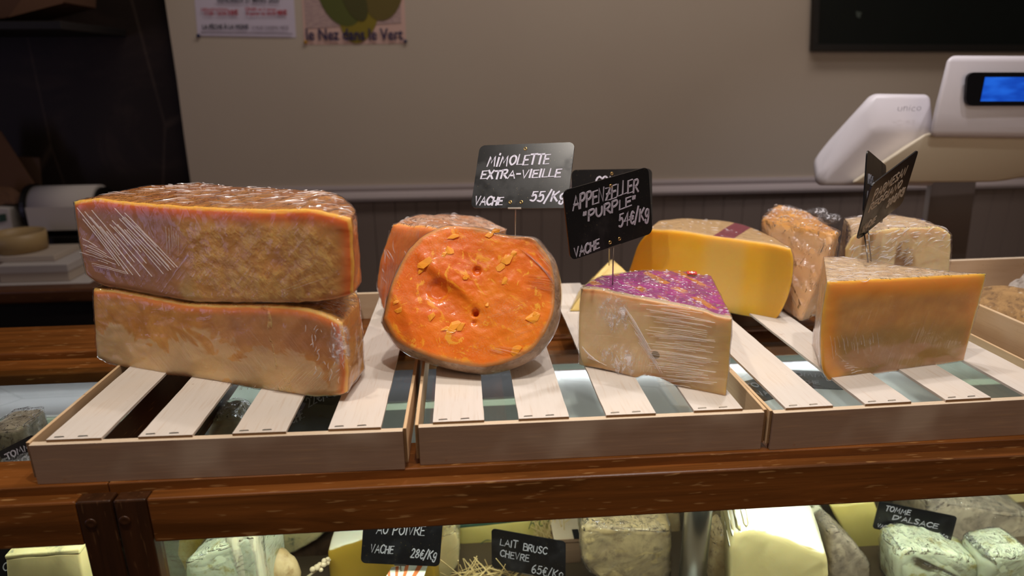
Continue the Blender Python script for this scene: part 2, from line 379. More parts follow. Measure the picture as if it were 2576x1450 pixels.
# ------------------------------------------------------------------ posters and chalkboard on the wall
def font_text(bm_parent, name, text, c, size, mat, parent, xs=1.0, bold=0.):
    cu = bpy.data.curves.new(name, 'FONT'); cu.body = text; cu.size = size; cu.extrude = .0002; cu.resolution_u = 3; cu.offset = bold*size
    o = bpy.data.objects.new(name, cu); COL.objects.link(o); bpy.context.view_layer.update()
    me = bpy.data.meshes.new_from_object(o.evaluated_get(bpy.context.evaluated_depsgraph_get()))
    bpy.data.objects.remove(o); bpy.data.curves.remove(cu)
    k = link(name, me, parent, mat); k.location = c; k.rotation_euler = (math.pi/2, 0, 0); k.scale = (xs, 1, 1)
    return k
def poster(label, corners, mat):
    """corners TL TR BR BL in the picture, on the wall plane"""
    q = [aty(px, py, WALLY-.001) for px, py in corners]; c = (q[2]+q[3])/2
    t = thing('poster', label, 'poster', c)
    prism('sheet', [p-c for p in q], (0, .0006, 0), mat, t)
    return t, c
P1M = simple('white_poster_paper', '#d8cfe0', .7); P2M = simple('salmon_poster_paper', '#dcb8ac', .7)
INKD = simple('black_print', '#2a2530', .7); INKR = simple('red_print', '#b83a46', .7); INKB = simple('navy_print', '#2c2450', .6); INKG = simple('grey_print', '#8e828e', .7)
t, c = poster('white event poster with red prices pinned left of the fruit poster', [(468, -260), (724, -262), (745, 95), (497, 91)], P1M)
def pt(px, py): return aty(px, py, WALLY-.0062)
def printed(t, c, txt, px, py, pxw, mat, xs=1., name='lettering', bold=.02):
    """lettering that starts at (px,py) and is pxw wide"""
    a = pt(px, py); w = (pt(px+pxw, py)-a).length
    k = font_text(None, name, txt, a-c, .05, mat, t, 1, bold)
    ww = k.dimensions.x or .1; s = w/ww; k.scale = (s, s*xs, s); return k
printed(t, c, 'VENDREDI 21 MARS 2025', 545, 6, 158, INKD)
printed(t, c, 'DÉGUSTATION', 506, 28, 66, INKR); printed(t, c, '17:00 - 20:00', 513, 38, 56, INKR); printed(t, c, '10€', 573, 37, 24, INKR, bold=.05)
printed(t, c, 'DÎNER en 2 temps', 617, 27, 78, INKR); printed(t, c, 'À partir de 20:30', 619, 38, 76, INKR); printed(t, c, '40€', 697, 37, 26, INKR, bold=.05)
printed(t, c, 'LA PÊCHE À LA VIGNE', 509, 73, 116, INKD, 1.25, bold=.03); printed(t, c, '13 RUE CASSINI, NICE', 632, 74, 92, INKG, 1.2)
k = prism('rule', [pt(505, 81)-c, pt(735, 84)-c, pt(735, 86.5)-c, pt(505, 83.5)-c], (0, .001, 0), INKG, t)
BLUEPIN = simple('blue_pin_plastic', '#1c2350', .4); YELPIN = simple('yellow_pin_plastic', '#b98a1c', .4)
def pushpin(px, py, mat, label):
    a = aty(px, py, WALLY-.001); bm = bmesh.new(); q = Matrix.Rotation(math.pi/2, 3, 'X')
    lathe_bm(bm, [(.0045, 0), (.005, .002), (.0052, .004), (.0045, .006), (.002, .0068)], q, (0, 0, 0), 16)
    tag(link('push_pin', bm_mesh(bm, 'push_pin', True), None, mat, a), label, 'push pin')
pushpin(500, 90, BLUEPIN, 'dark blue push pin at lower corner of the white event poster')
pushpin(769, 106, YELPIN, 'yellow push pin at lower left corner of the fruit poster')
pushpin(1020, 104, BLUEPIN, 'dark blue push pin at lower right corner of the fruit poster')
t, c = poster('salmon poster with overlapping green fruit shapes and large navy lettering', [(745, -270), (1008, -272), (1022, 110), (765, 113)], P2M)
printed(t, c, 'le Nez dans le Vert', 770, 101, 243, INKB, 1.25, bold=.02)
n = N('fine_print_block'); s_ = n.noise(n.map(n.obj, (60, 1, 260)), 1., 1.); cc = n.mix(n.ss(s_, .4, .6), lin('#c4a8a2'), lin('#b29794')); FINE = n.pbr(cc, .8)
prism('print_block', [aty(px, py, WALLY-.0022)-c for px, py in ((756, -120), (1006, -120), (1009, 58), (770, 72))], (0, .0008, 0), FINE, t)
def blob(cx, cy, rx, ry, mat, off, rot=0):
    ps = []
    for k in range(28):
        a = 2*math.pi*k/28; x_ = rx*math.cos(a); y_ = ry*math.sin(a)*(1.1 if math.sin(a) > 0 else 1)
        ps.append(aty(cx+x_*math.cos(rot)-y_*math.sin(rot), cy+x_*math.sin(rot)+y_*math.cos(rot), WALLY-.0030-off)-c)
    prism('fruit_print', ps, (0, .0002, 0), mat, t)
blob(905, 0, 55, 100, simple('print_yellow_green', '#8a7a1e', .7), .0002, .1)
blob(855, -20, 55, 82, simple('print_green', '#575c22', .7), .0006, -.35)
blob(965, -20, 48, 66, simple('print_olive', '#6a5c26', .7), .0010, .15)
blob(890, -6, 28, 58, simple('print_dark_olive', '#4d4a1d', .7), .0014, -.4)
n = N('chalkboard_green'); cc = n.mix(n.noise(n.obj, 8, 4), lin('#060d0c'), lin('#0c1513')); CB = n.pbr(cc, .5, spec=.25)
q = [aty(px, py, WALLY-.02) for px, py in ((2066, -320), (2900, -330), (2890, 127), (2048, 125))]; c = (q[2]+q[3])/2
t = thing('chalkboard', 'large dark green wall chalkboard with black frame above the scale', 'chalkboard', c)
prism('board', [p-c for p in q], (0, .016, 0), CB, t)
CBF = simple('chalkboard_frame_black', '#12100e', .5)
prism('frame_rail', [aty(2047, 111, WALLY-.028)-c, aty(2890, 113, WALLY-.028)-c, aty(2890, 131, WALLY-.028)-c, aty(2046, 129, WALLY-.028)-c], (0, .026, 0), CBF, t, .002)
prism('frame_stile', [aty(2061, -320, WALLY-.028)-c, aty(2074, -320, WALLY-.028)-c, aty(2060, 112, WALLY-.028)-c, aty(2047, 112, WALLY-.028)-c], (0, .026, 0), CBF, t, .002)
prism('chalk_smudge', [aty(2153, 28, WALLY-.021)-c, aty(2168, 31, WALLY-.021)-c, aty(2163, 46, WALLY-.021)-c, aty(2155, 42, WALLY-.021)-c], (0, .0006, 0), simple('chalk_smudge', '#4a544e', .9), t)

# ------------------------------------------------------------------ display counter
XL, XR = -1.75, 2.3
t = thing('display_counter', 'dark oak glass-topped cheese display counter under the crates', 'display counter', (0, 0, 0)); CT = t
xs = aty(272, 1225, -.006).x
def seg(nm, x0, x1, y0, y1, z0, z1, m, bev=.0012): return box(nm, x0, x1, y0, y1, z0, z1, m, t, bev)
seg('top_front_rail', XL, xs-.0005, -.006, .052, -.022, 0, OX); seg('top_front_rail', xs+.0005, XR, -.006, .052, -.022, 0, OX)
seg('top_back_rail', XL, XR, .392, .518, -.034, 0, OX, .003); seg('back_ledge', XL, XR, .330, .391, -.030, -.012, OX, .002)
x0 = atz(415, 955, 0).x-.004; seg('cross_rail', -.395, -.288, .0525, .3295, -.022, -.002, OY)
zf0, zf1 = -.0675, -.0115; yf = -.022
xb = aty(289, 1300, yf).x
seg('front_rail', xb+.036, XR, yf, yf+.022, zf0, zf1, OX, .0022); seg('front_rail', XL, xb-.0385, yf, yf+.022, zf0+.001, zf1+.0005, OX, .0022)
seg('front_stile', xb-.038, xb-.0012, yf-.0006, yf+.022, -.55, zf1+.0005, OZ, .002); seg('front_stile', xb+.0012, xb+.0355, yf-.0004, yf+.022, -.55, zf1, OZ, .002)
for px, py in ((229, 1318), (314, 1311)):
    a = aty(px, py, yf-.0006); bm = bmesh.new(); lathe_bm(bm, [(.0062, -.001), (.0062, .0006), (.0056, .0011), (.003, .0008), (.0005, .0006)], Matrix.Rotation(math.pi/2, 3, 'X'), a, 20)
    link('screw_cap', bm_mesh(bm, 'screw_cap', True), t, OZ)
seg('bottom_rail', XL, XR, yf, yf+.04, -.60, -.55, OX); seg('plinth', XL, XR, -.005, .50, -1.25, -.6005, OX)
n = N('clear_glass'); fr = n.schlick(None, .05)
tr = n.n('ShaderNodeBsdfTransparent'); tr.inputs[0].default_value = (.93, .97, .94, 1); gl = n.n('ShaderNodeBsdfGlossy'); gl.inputs['Roughness'].default_value = .02
mxs = n.n('ShaderNodeMixShader'); n.t.links.new(fr, mxs.inputs[0]); n.t.links.new(tr.outputs[0], mxs.inputs[1]); n.t.links.new(gl.outputs[0], mxs.inputs[2]); n.t.links.new(mxs.outputs[0], n.out.inputs[0]); GLASS = n.m
seg('glass_top', XL, -.3955, .0525, .3295, -.010, -.004, GLASS, 0); seg('glass_top', -.2875, XR, .0525, .3295, -.010, -.004, GLASS, 0)
seg('front_glass', XL, xb-.0385, yf+.012, yf+.016, -.55, zf0, GLASS, 0); seg('front_glass', xb+.036, XR, yf+.012, yf+.016, -.55, zf0, GLASS, 0)
GREY = simple('case_back_grey', '#77777a', .6); WHITEM = None
n = N('white_marble_board'); vn = n.ss(n.vor(n.map(n.obj, (1, 1, 1), (0, 0, .5)), 4.5, 'DISTANCE_TO_EDGE'), .012, .0); cc = n.mix(n.mul(vn, n.mul(n.noise(n.obj, 9, 4), .5)), lin('#dcdce0'), lin('#8d8d90')); WHITEM = n.pbr(cc, .35)
seg('case_back', XL, XR, .500, .512, -.60, -.036, GREY, 0)
SHELFG = simple('shelf_glass_edge', '#c4d2c4', .25)
seg('inner_shelf', XL, XR, .352, .498, -.112, -.100, SHELFG, .002)
seg('shelf_panel', XL, -.40, .354, .497, -.0995, -.097, WHITEM, 0)
DARKT = simple('dark_shelf_tray', '#68676c', .5)
seg('shelf_tray', -.255, .15, .356, .497, -.0995, -.097, DARKT, 0)
seg('case_floor', XL, XR, .0, .499, -.42, -.40, simple('case_floor_brown', '#5a4a38', .6), 0)
tag(box('white_board', .185, .80, .085, .345, -.052, -.046, WHITEM, None, .001), 'white board lying inside the display case under the middle crates', 'board')
for bx in (.2, .79): cyl('support_bar', (bx, .0, -.0565), (bx, .36, -.0565), .004, STEEL, t, n=10)

# ------------------------------------------------------------------ wooden crates
CH = .0486
def make_crate(label):
    t = thing('wooden_crate', label, 'crate', (0, 0, 0), 0, 'upturned slatted crates on the counter')
    box('front_panel', 0, .40, 0, .0082, 0, CH, WX, t, .0006); box('back_panel', 0, .40, .503, .511, 0, CH, WB, t, .0006)
    box('end_panel', -.0040, -.0001, .003, .509, .007, CH+.002, WP, t, .0006); box('end_panel', .4001, .4040, .003, .509, .007, CH+.002, WP, t, .0006)
    for i, (a, b, v0) in enumerate(((.0163, .0742, .0052), (.1135, .1712, .0044), (.2142, .2722, .0038), (.3178, .3757, .0056))):
        bm = bmesh.new(); rng = random.Random(i+3); ny = 26; rows = []
        for k in range(ny+1):
            y = v0+(.5135-v0)*k/ny; j0 = mnoise.noise(Vector((i*7., k*.6, 0)))*.0007; j1 = mnoise.noise(Vector((i*7.+3, k*.6, 5)))*.0007
            rows.append([bm.verts.new((x, y, z)) for x, z in ((a+j0, CH), (b+j1, CH), (b+j1, CH+.0032), (a+j0, CH+.0032))])
        for r, s in zip(rows, rows[1:]):
            for k in range(4): bm.faces.new((r[k], r[(k+1) % 4], s[(k+1) % 4], s[k]))
        bm.faces.new(rows[0]); bm.faces.new(rows[-1][::-1])
        sl = link('slat', bm_mesh(bm, 'slat'), t, WY)
        for xx in (a+.006, a+.031):
            bm = bmesh.new(); w = .0105; zz = CH+.0032
            pts_ = [(xx, v0+.0045, zz-.001), (xx+.0008, v0+.0045, zz+.0006), (xx+w-.0008, v0+.0050, zz+.0006), (xx+w, v0+.0050, zz-.001)]
            for p, q in zip(pts_, pts_[1:]): cyl_bm(bm, p, q, .00055, None, 6)
            link('staple', bm_mesh(bm, 'staple'), sl, STEEL)
    return t
def dup(root, loc, rz, label):
    r = root.copy(); COL.objects.link(r); r.location = loc; r.rotation_euler = (0, 0, rz); r['label'] = label
    for ch in list(root.children):
        c = ch.copy(); COL.objects.link(c); c.parent = r
        for g in ch.children:
            d = g.copy(); COL.objects.link(d); d.parent = c
    return r
CR2 = make_crate('upturned pale slatted crate carrying the orange cheese and the purple-topped wedge')
CR1 = dup(CR2, (-.4169, -.0011, 0), -.0137, 'upturned pale slatted crate carrying two stacked amber cheese blocks')
CR3 = dup(CR2, (.4098, -.0039, 0), .0201, 'upturned pale slatted crate carrying the leaning amber wedge with two signs')
CR2.rotation_euler = (0, 0, -.0012)
c4 = thing('wooden_crate', 'open upright pale wooden crate with brown rinds at right end', 'crate', (.835, 0, 0), .03)
C4W = .36
box('end_panel', 0, .006, .0, .47, .0, .088, WP, c4, .0008); box('end_panel', C4W, C4W+.006, 0, .47, 0, .088, WP, c4, .0008)
box('front_panel', .0062, C4W-.0002, 0, .008, 0, .088, WX, c4, .0008); box('back_panel', .0062, C4W-.0002, .462, .47, 0, .088, WB, c4, .0008)
for k in range(4): box('bottom_slat', .0062+k*.089, .0062+k*.089+.075, .0082, .4618, 0, .004, WY, c4, .0004)

# ------------------------------------------------------------------ cheeses: shapes
class Frame:
    """a standing cut face: origin A, running towards B on the ground, depth away from the viewer"""
    def __init__(s, A, B, z=.0518):
        s.O = Vector((A[0], A[1], z)); d = Vector((B[0]-A[0], B[1]-A[1], 0)); s.L = d.length; s.d = d.normalized(); s.n = Vector((-s.d.y, s.d.x, 0))
        s.rz = math.atan2(s.d.y, s.d.x)
    def loc(s, p):
        if len(p) == 3: return Vector((p[1], 0, p[2]))
        P = atp(p[0], p[1], s.O, s.n)-s.O
        return Vector((P.dot(s.d), 0, P.z))
    def world(s, P): P = Vector(P)-s.O; return Vector((P.dot(s.d), P.dot(s.n), P.z))
    def plan(s, x, y): P = Vector((x, y, 0))-s.O; return (P.dot(s.d), P.dot(s.n))
def resample(pl, ts):
    acc = [0]
    for a, b in zip(pl, pl[1:]): acc.append(acc[-1]+(b-a).length)
    T = acc[-1] or 1; out = []
    for t in ts:
        x = t*T; i = 0
        while i < len(pl)-2 and acc[i+1] < x: i += 1
        k = (x-acc[i])/((acc[i+1]-acc[i]) or 1); out.append(pl[i].lerp(pl[i+1], min(max(k, 0), 1)))
    return out
def smooth_pl(pl, k=4):
    if len(pl) < 3: return pl
    out = []
    for i in range(len(pl)-1):
        p0, p1, p2, p3 = pl[max(i-1, 0)], pl[i], pl[i+1], pl[min(i+2, len(pl)-1)]
        for j in range(k):
            t = j/k; out.append(.5*(2*p1+(p2-p0)*t+(2*p0-5*p1+4*p2-p3)*t*t+(3*p1-p0-3*p2+p3)*t**3))
    return out+[pl[-1]]
def params(n, e):
    """n steps with tight rows at both ends for a rounded edge of relative size e"""
    return [0, e*.25, e*.6, e]+[e+(1-2*e)*k/n for k in range(1, n)]+[1-e, 1-e*.6, 1-e*.25, 1]
def seg_dist(p, pl):
    m = 9
    for a, b in zip(pl, pl[1:]):
        d = b-a; L = d.length_squared or 1e-9; t = max(0, min(1, (p-a).dot(d)/L)); m = min(m, (p-a-d*t).length)
    return m
def wedge_mesh(name, fr, b, t, l, r, back, nu=44, nv=26, nd=8, rnd=.003, disp=None, rim='tr', inflate=0., ext=0., backtop=0.):
    """Coons patch for the cut face, ruled back to the plan curve 'back' = [(u, x, y) world]"""
    B, T, Lf, R = ([fr.loc(p) for p in q] for q in (b, t, l, r))
    B, T, Lf, R = map(smooth_pl, (B, T, Lf, R))
    us, vs = params(nu, rnd*1.4/max((B[-1]-B[0]).length, .01)), params(nv, rnd*1.4/max((Lf[-1]-Lf[0]).length, .01))
    rb, rt, rl, rr = resample(B, us), resample(T, us), resample(Lf, vs), resample(R, vs)
    bk = [(u, *fr.plan(x, y)) for u, x, y in back]
    def bp(u, f):
        i = 0
        while i < len(bk)-2 and bk[i+1][0] < u: i += 1
        k = (u-bk[i][0])/(bk[i+1][0]-bk[i][0]); k = min(max(k, 0), 1); k2 = k
        return Vector((bk[i][1]+(bk[i+1][1]-bk[i][1])*k2, bk[i][2]+(bk[i+1][2]-bk[i][2])*k2, f.z+backtop*max(0, f.z-.05)))
    nI, nJ = len(us), len(vs); rims = {'t': T, 'r': R, 'b': B, 'l': Lf}
    bm = bmesh.new(); lay = bm.verts.layers.float.new('rim'); F = {}; K = {}
    prof = [1, .55, .22, .06]
    def off(i, n): k = min(i, n-1-i); return prof[k] if k < 4 else 0.
    for i, u in enumerate(us):
        for j, v in enumerate(vs):
            f = (rb[i]*(1-v)+rt[i]*v)+(rl[j]*(1-u)+rr[j]*u)-(rb[0]*(1-u)*(1-v)+rb[-1]*u*(1-v)+rt[0]*(1-u)*v+rt[-1]*u*v)
            k = bp(u, f); dv = k-f; L = dv.length or 1e-6; o = min(max(off(i, nI), off(j, nJ))*rnd, L*.35)
            F[i, j] = bm.verts.new(f+dv/L*o); F[i, j][lay] = min(seg_dist(f, rims[c]) for c in rim) if rim else 1.
            K[i, j] = bm.verts.new(k-dv/L*o)
    fs = []
    for i in range(nI-1):
        for j in range(nJ-1):
            q = bm.faces.new((F[i, j], F[i+1, j], F[i+1, j+1], F[i, j+1])); q.material_index = 0
            q = bm.faces.new((K[i, j], K[i, j+1], K[i+1, j+1], K[i+1, j])); q.material_index = 1
    ring = [(i, 0) for i in range(nI)]+[(nI-1, j) for j in range(1, nJ)]+[(i, nJ-1) for i in range(nI-2, -1, -1)]+[(0, j) for j in range(nJ-2, 0, -1)]
    rows = [[F[k] for k in ring]]
    for m in range(1, nd): rows.append([bm.verts.new(F[k].co.lerp(K[k].co, m/nd)) for k in ring])
    rows.append([K[k] for k in ring]); n = len(ring)
    for a, c in zip(rows, rows[1:]):
        for k in range(n):
            q = bm.faces.new((a[k], c[k], c[(k+1) % n], a[(k+1) % n])); q.material_index = 1
    bmesh.ops.recalc_face_normals(bm, faces=bm.faces); bm.normal_update()
    if disp or inflate:
        mv = [(v, v.normal.copy()*(inflate+(disp(v.co, v.normal) if disp else 0))) for v in bm.verts]
        for v, d in mv: v.co += d
    me = bpy.data.meshes.new(name); bm.to_mesh(me); bm.free()
    me.polygons.foreach_set('use_smooth', [True]*len(me.polygons)); me.update(); return me
def fbm(p, s, o=3): return mnoise.fractal(Vector(p)*s, .6, 2.1, o)
def cheese(name, label, fr, b, t, l, r, back, mats, wrap=None, group=None, disp=None, wdisp=.0007, pname='cut_block', cat='cheese', **k):
    th = thing(name, label, cat, fr.O, fr.rz, group)
    link(pname, wedge_mesh(pname, fr, b, t, l, r, back, disp=disp, **k), th, mats)
    if wrap is not None:
        def wd(c, nn): return (disp(c, nn) if disp else 0)+wdisp*(fbm(c, 46, 3)+.7*abs(fbm(c+Vector((3, 1, 2)), 95, 2)))
        k2 = dict(k); k2['nu'] = k.get('nu', 44)+16; k2['nv'] = k.get('nv', 26)+10; k2['nd'] = 12
        link('plastic_wrap', wedge_mesh('plastic_wrap', fr, b, t, l, r, back, disp=wd, inflate=.0011, **k2), th, [wrap, wrap])
    return th
def hull(name, pts, mats, parent=None, bev=.004, amp=.0, freq=30, origin=None, cuts=0):
    bm = bmesh.new()
    o = Vector(origin) if origin is not None else Vector((0, 0, 0))
    for p in pts: bm.verts.new(Vector(p)-o)
    r = bmesh.ops.convex_hull(bm, input=bm.verts)
    bmesh.ops.delete(bm, geom=[v for v in bm.verts if not v.link_faces], context='VERTS')
    bmesh.ops.dissolve_limit(bm, angle_limit=.06, verts=bm.verts, edges=bm.edges)
    if bev: bmesh.ops.bevel(bm, geom=list(bm.edges), offset=bev, segments=3, affect='EDGES', profile=.5)
    if amp:
        bmesh.ops.triangulate(bm, faces=bm.faces)
        for _ in range(cuts or 3):
            es = [e for e in bm.edges if e.calc_length() > .008]
            if es: bmesh.ops.subdivide_edges(bm, edges=es, cuts=1, use_grid_fill=True)
            bmesh.ops.triangulate(bm, faces=bm.faces)
        bm.normal_update()
        for v, d in [(v, v.normal*amp*fbm(v.co, freq)) for v in bm.verts]: v.co += d
    me = bm_mesh(bm, name, True)
    return link(name, me, parent, mats, None if parent is not None else o)

# ------------------------------------------------------------------ cheeses: materials
def attr(n, nm):
    a = n.n('ShaderNodeAttribute'); a.attribute_name = nm; return a.outputs['Fac']
def wrap_mat(name, ang=.9, streak=.35, milk=.06, rough=.12, mk=.25, top=11., bumps=.55, gloss=1.0, tint=(.97, .95, 1.0, 1)):
    n = N(name); v = n.obj
    s1 = n.noise(n.map(n.map(v, (1, 1, 1), (0, ang, 0)), (9, 60, 260)), 1., 3, .6, .4)
    s2 = n.noise(n.map(n.map(v, (1, 1, 1), (0, ang+1.1, .5)), (14, 70, 170)), 1., 2, .6, .6)
    w = n.noise(v, 60, 3, .65, 1.5); area = n.ss(n.noise(v, 13, 2), .42, .62); area2 = n.ss(n.noise(n.map(v, loc=(3, 7, 1)), 16, 2), .45, .65)
    crease = n.ss(n.vor(n.map(v, (1, 1, 1.3), (0, ang, 0)), 26, 'DISTANCE_TO_EDGE'), .05, .0)
    h = n.add(n.add(n.mul(n.mul(s1, area), 1.2), n.mul(n.mul(s2, area2), .8)), n.add(n.mul(w, .30), n.mul(crease, .08)))
    onz = n.sep(n.nrm)[2]; ck = n.noise(n.map(v, (1, 1, .6)), 75, 3, .6, .8)
    h = n.add(h, n.mul(n.mul(ck, n.ss(onz, .25, .7)), top))
    nb = n.bump(h, bumps, .0035)
    st = n.add(n.mul(n.ss(s1, .55, .75), area), n.mul(n.ss(s2, .58, .78), n.mul(area2, .6)))
    fr = n.schlick(nb, .030)
    gl = n.n('ShaderNodeBsdfGlossy'); gl.inputs['Roughness'].default_value = rough; gl.inputs[0].default_value = tint; n.put(gl.inputs['Normal'], nb)
    df = n.n('ShaderNodeBsdfDiffuse'); df.inputs[0].default_value = (.86, .80, .86, 1); n.put(df.inputs['Normal'], nb)
    tr = n.n('ShaderNodeBsdfTransparent')
    m1 = n.n('ShaderNodeMixShader'); n.put(m1.inputs[0], n.mn(n.mul(n.add(milk, n.mul(st, streak)), mk), .8)); n.put(m1.inputs[1], tr.outputs[0]); n.put(m1.inputs[2], df.outputs[0])
    m2 = n.n('ShaderNodeMixShader'); n.put(m2.inputs[0], n.mn(n.mul(n.add(fr, n.mul(st, .12)), gloss), 1.)); n.put(m2.inputs[1], m1.outputs[0]); n.put(m2.inputs[2], gl.outputs[0])
    n.t.links.new(m2.outputs[0], n.out.inputs[0]); return n.m

def br(h, k):
    c = lin(h); k = min(k, .93/max(c[:3])); return tuple(v*k for v in c[:3])+(1,)
PK = 1.75
def hard_paste(name, mid, dark, light, rim_hi, rim_lo, w1=.003, w2=.018, crumb=None, extra=None, sss=.35, rad=(.016, .009, .0045), rough=.45, bumps=.5):
    n = N(name); v = n.obj; x, y, z = n.sep(v); rim = attr(n, 'rim')
    a = n.noise(v, 16, 5, .6, .5); f = n.noise(v, 150, 4, .65)
    c = n.mix(n.ss(a, .32, .68), br(dark, PK), br(mid, PK)); h = n.mul(f, .25)
    if crumb:
        lo, hi, col = crumb
        m = n.mul(n.ss(n.add(x, n.mul(n.sub(n.noise(v, 24, 4), .5), .07)), lo, hi), n.ss(n.noise(n.map(v, loc=(2, 4, 1)), 22, 4, .65), .36, .56))
        m = n.mul(m, n.ss(rim, .010, .030))
        cr = n.noise(n.map(n.map(v, (1, 1, 1), (0, -.7, 0)), (70, 60, 130)), 1., 5, .7, .6); c = n.mix(n.mul(m, n.ss(cr, .3, .7)), c, br(col, PK)); h = n.add(h, n.mul(n.mul(cr, m), 2.2))
    c = n.mix(n.ss(f, .70, .82), c, br(light, PK))
    if extra: c, h = extra(n, c, h, x, y, z, rim)
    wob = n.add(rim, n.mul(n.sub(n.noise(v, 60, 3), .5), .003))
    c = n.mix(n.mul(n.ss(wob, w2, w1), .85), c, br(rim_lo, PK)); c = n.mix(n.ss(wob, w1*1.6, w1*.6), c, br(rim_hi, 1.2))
    return n.pbr(c, rough, n.bump(h, bumps, .0022), sss=min(1., sss*2), sssr=rad, spec=.35)
def rind(name, a, b, c2, rough=.55, scale=(18, 18, 30), bumps=.5, sss=.0, spots=None):
    n = N(name); v = n.obj; g = n.noise(n.map(v, scale), 1., 5, .62, .9); f = n.noise(v, 120, 3)
    c = n.mix(n.ss(g, .3, .7), lin(a), lin(b)); c = n.mix(n.mul(n.ss(n.noise(n.map(v, tuple(q*2.3 for q in scale), (0, 0, .5)), 1., 4, .6), .5, .7), .7), c, lin(c2))
    if spots: c = n.mix(n.ss(n.noise(v, 45, 3, .6), .60, .70), c, lin(spots))
    return n.pbr(c, rough, n.bump(n.add(n.mul(g, .8), n.mul(f, .4)), bumps, .002), sss=sss, spec=.35)

# ---- stacked amber blocks
def p1x(n, c, h, x, y, z, rim):
    sm = n.ss(x, .19, .12); c = n.mix(n.mul(sm, .75), c, n.mix(n.ss(n.noise(n.obj, 9, 3), .3, .7), lin('#b07a52'), lin('#a86f44')))
    pale = n.mul(n.ss(n.math('ABSOLUTE', n.sub(x, n.add(.172, n.mul(n.sub(n.noise(n.obj, 30, 3), .5), .05)))), .020, .004), n.ss(z, .055, .01))
    return n.mix(n.mul(pale, .8), c, lin('#ddb56c')), n.add(h, pale)
M1F = hard_paste('amber_paste', '#b98748', '#a06a34', '#f0d59a', '#f2b250', '#b5581c', .0032, .022, (.15, .20, '#e2b669'), p1x)
M1R = rind('amber_rind', '#a05a22', '#c98a44', '#5c3a22', .42, (60, 9, 30), .4)
f1 = Frame((-.440, .214), (-.140, .083), .157)
wr1 = wrap_mat('film_diagonal', .80, .42, .05, bumps=.3)
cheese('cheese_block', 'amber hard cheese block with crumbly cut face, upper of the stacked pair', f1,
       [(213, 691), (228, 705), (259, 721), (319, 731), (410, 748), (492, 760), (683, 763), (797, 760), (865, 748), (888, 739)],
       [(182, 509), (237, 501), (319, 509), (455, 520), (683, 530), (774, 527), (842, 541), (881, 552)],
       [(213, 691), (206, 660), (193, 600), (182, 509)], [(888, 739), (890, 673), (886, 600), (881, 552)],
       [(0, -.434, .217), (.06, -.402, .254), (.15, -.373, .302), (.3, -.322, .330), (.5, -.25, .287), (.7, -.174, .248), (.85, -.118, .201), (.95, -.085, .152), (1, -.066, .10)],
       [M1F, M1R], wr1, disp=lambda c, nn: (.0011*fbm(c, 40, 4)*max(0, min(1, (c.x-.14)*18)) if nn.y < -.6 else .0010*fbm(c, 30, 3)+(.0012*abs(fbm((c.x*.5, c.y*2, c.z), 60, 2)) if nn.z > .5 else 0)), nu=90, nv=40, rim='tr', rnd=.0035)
def p2x(n, c, h, x, y, z, rim):
    e = n.add(n.add(z, n.mul(n.sub(n.noise(n.obj, 14, 4, .6, .8), .5), .13)), n.mul(x, -.05))
    flat = n.mul(n.ss(e, .052, .046), n.ss(n.noise(n.map(n.obj, loc=(5, 2, 8)), 13, 3, .6, .6), .64, .60))
    c = n.mix(n.mul(flat, .85), c, lin('#f2cc94'))
    pk = n.mul(n.ss(x, .16, .24), n.ss(z, .03, .075)); c = n.mix(n.mul(pk, .6), c, lin('#bd7a55'))
    cr = n.mul(n.ss(n.math('ABSOLUTE', n.sub(n.add(x, n.mul(n.sub(n.noise(n.map(n.obj, (1, 1, .4)), 34, 4), .5), .07)), n.add(.292, n.mul(z, -.12)))), .005, .002), n.ss(n.noise(n.obj, 60, 3), .45, .6))
    return n.mix(cr, c, lin('#ecc47e')), n.add(h, cr)
M2F = hard_paste('golden_paste', '#c8954e', '#a9722f', '#f0d296', '#eab05c', '#b9642c', .003, .016, None, p2x)
M2R = rind('golden_rind', '#c98a44', '#d9a860', '#8a5528', .42, (40, 12, 30), .4)
f2 = Frame((-.440, .214), (-.140, .083), .0518)
wr2 = wrap_mat('film_crumpled', -.9, .22, .04, .09, bumps=.4)
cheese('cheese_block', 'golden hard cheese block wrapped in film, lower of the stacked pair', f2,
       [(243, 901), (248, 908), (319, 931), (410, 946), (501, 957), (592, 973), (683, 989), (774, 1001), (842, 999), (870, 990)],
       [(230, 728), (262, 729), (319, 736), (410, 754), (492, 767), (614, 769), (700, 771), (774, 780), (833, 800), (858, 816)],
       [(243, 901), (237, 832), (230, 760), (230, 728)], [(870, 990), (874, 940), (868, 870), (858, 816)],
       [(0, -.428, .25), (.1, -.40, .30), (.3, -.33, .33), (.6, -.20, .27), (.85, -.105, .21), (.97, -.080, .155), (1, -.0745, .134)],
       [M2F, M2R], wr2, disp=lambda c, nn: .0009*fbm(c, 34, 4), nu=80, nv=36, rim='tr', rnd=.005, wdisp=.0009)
# crumpled film gathered at the right end of the lower block
def film_tuft(name, c, s, mat, parent, seed, n=26, amp=.4):
    bm = bmesh.new(); bmesh.ops.create_grid(bm, x_segments=n, y_segments=n, size=.5)
    for v in bm.verts:
        p = Vector((v.co.x*s[0], 0, v.co.y*s[2])); q = p*90+Vector((seed, seed*2, 0))
        fall = max(0, 1-(v.co.x**2+v.co.y**2)*3.6)
        v.co = p+Vector((mnoise.noise(q*.7)*.004, -s[1]*(fall*(.5+amp*abs(mnoise.noise(q))+amp*.6*abs(mnoise.noise(q*2.1)))), mnoise.noise(q*.6+Vector((9, 0, 0)))*.004))
    o = link(name, bm_mesh(bm, name, True), parent, mat); o.location = c; return o
n = N('film_tuft'); b_ = n.n('ShaderNodeBsdfPrincipled'); b_.inputs['Base Color'].default_value = (.93, .90, .95, 1); b_.inputs['Roughness'].default_value = .2; b_.inputs['Specular IOR Level'].default_value = .9
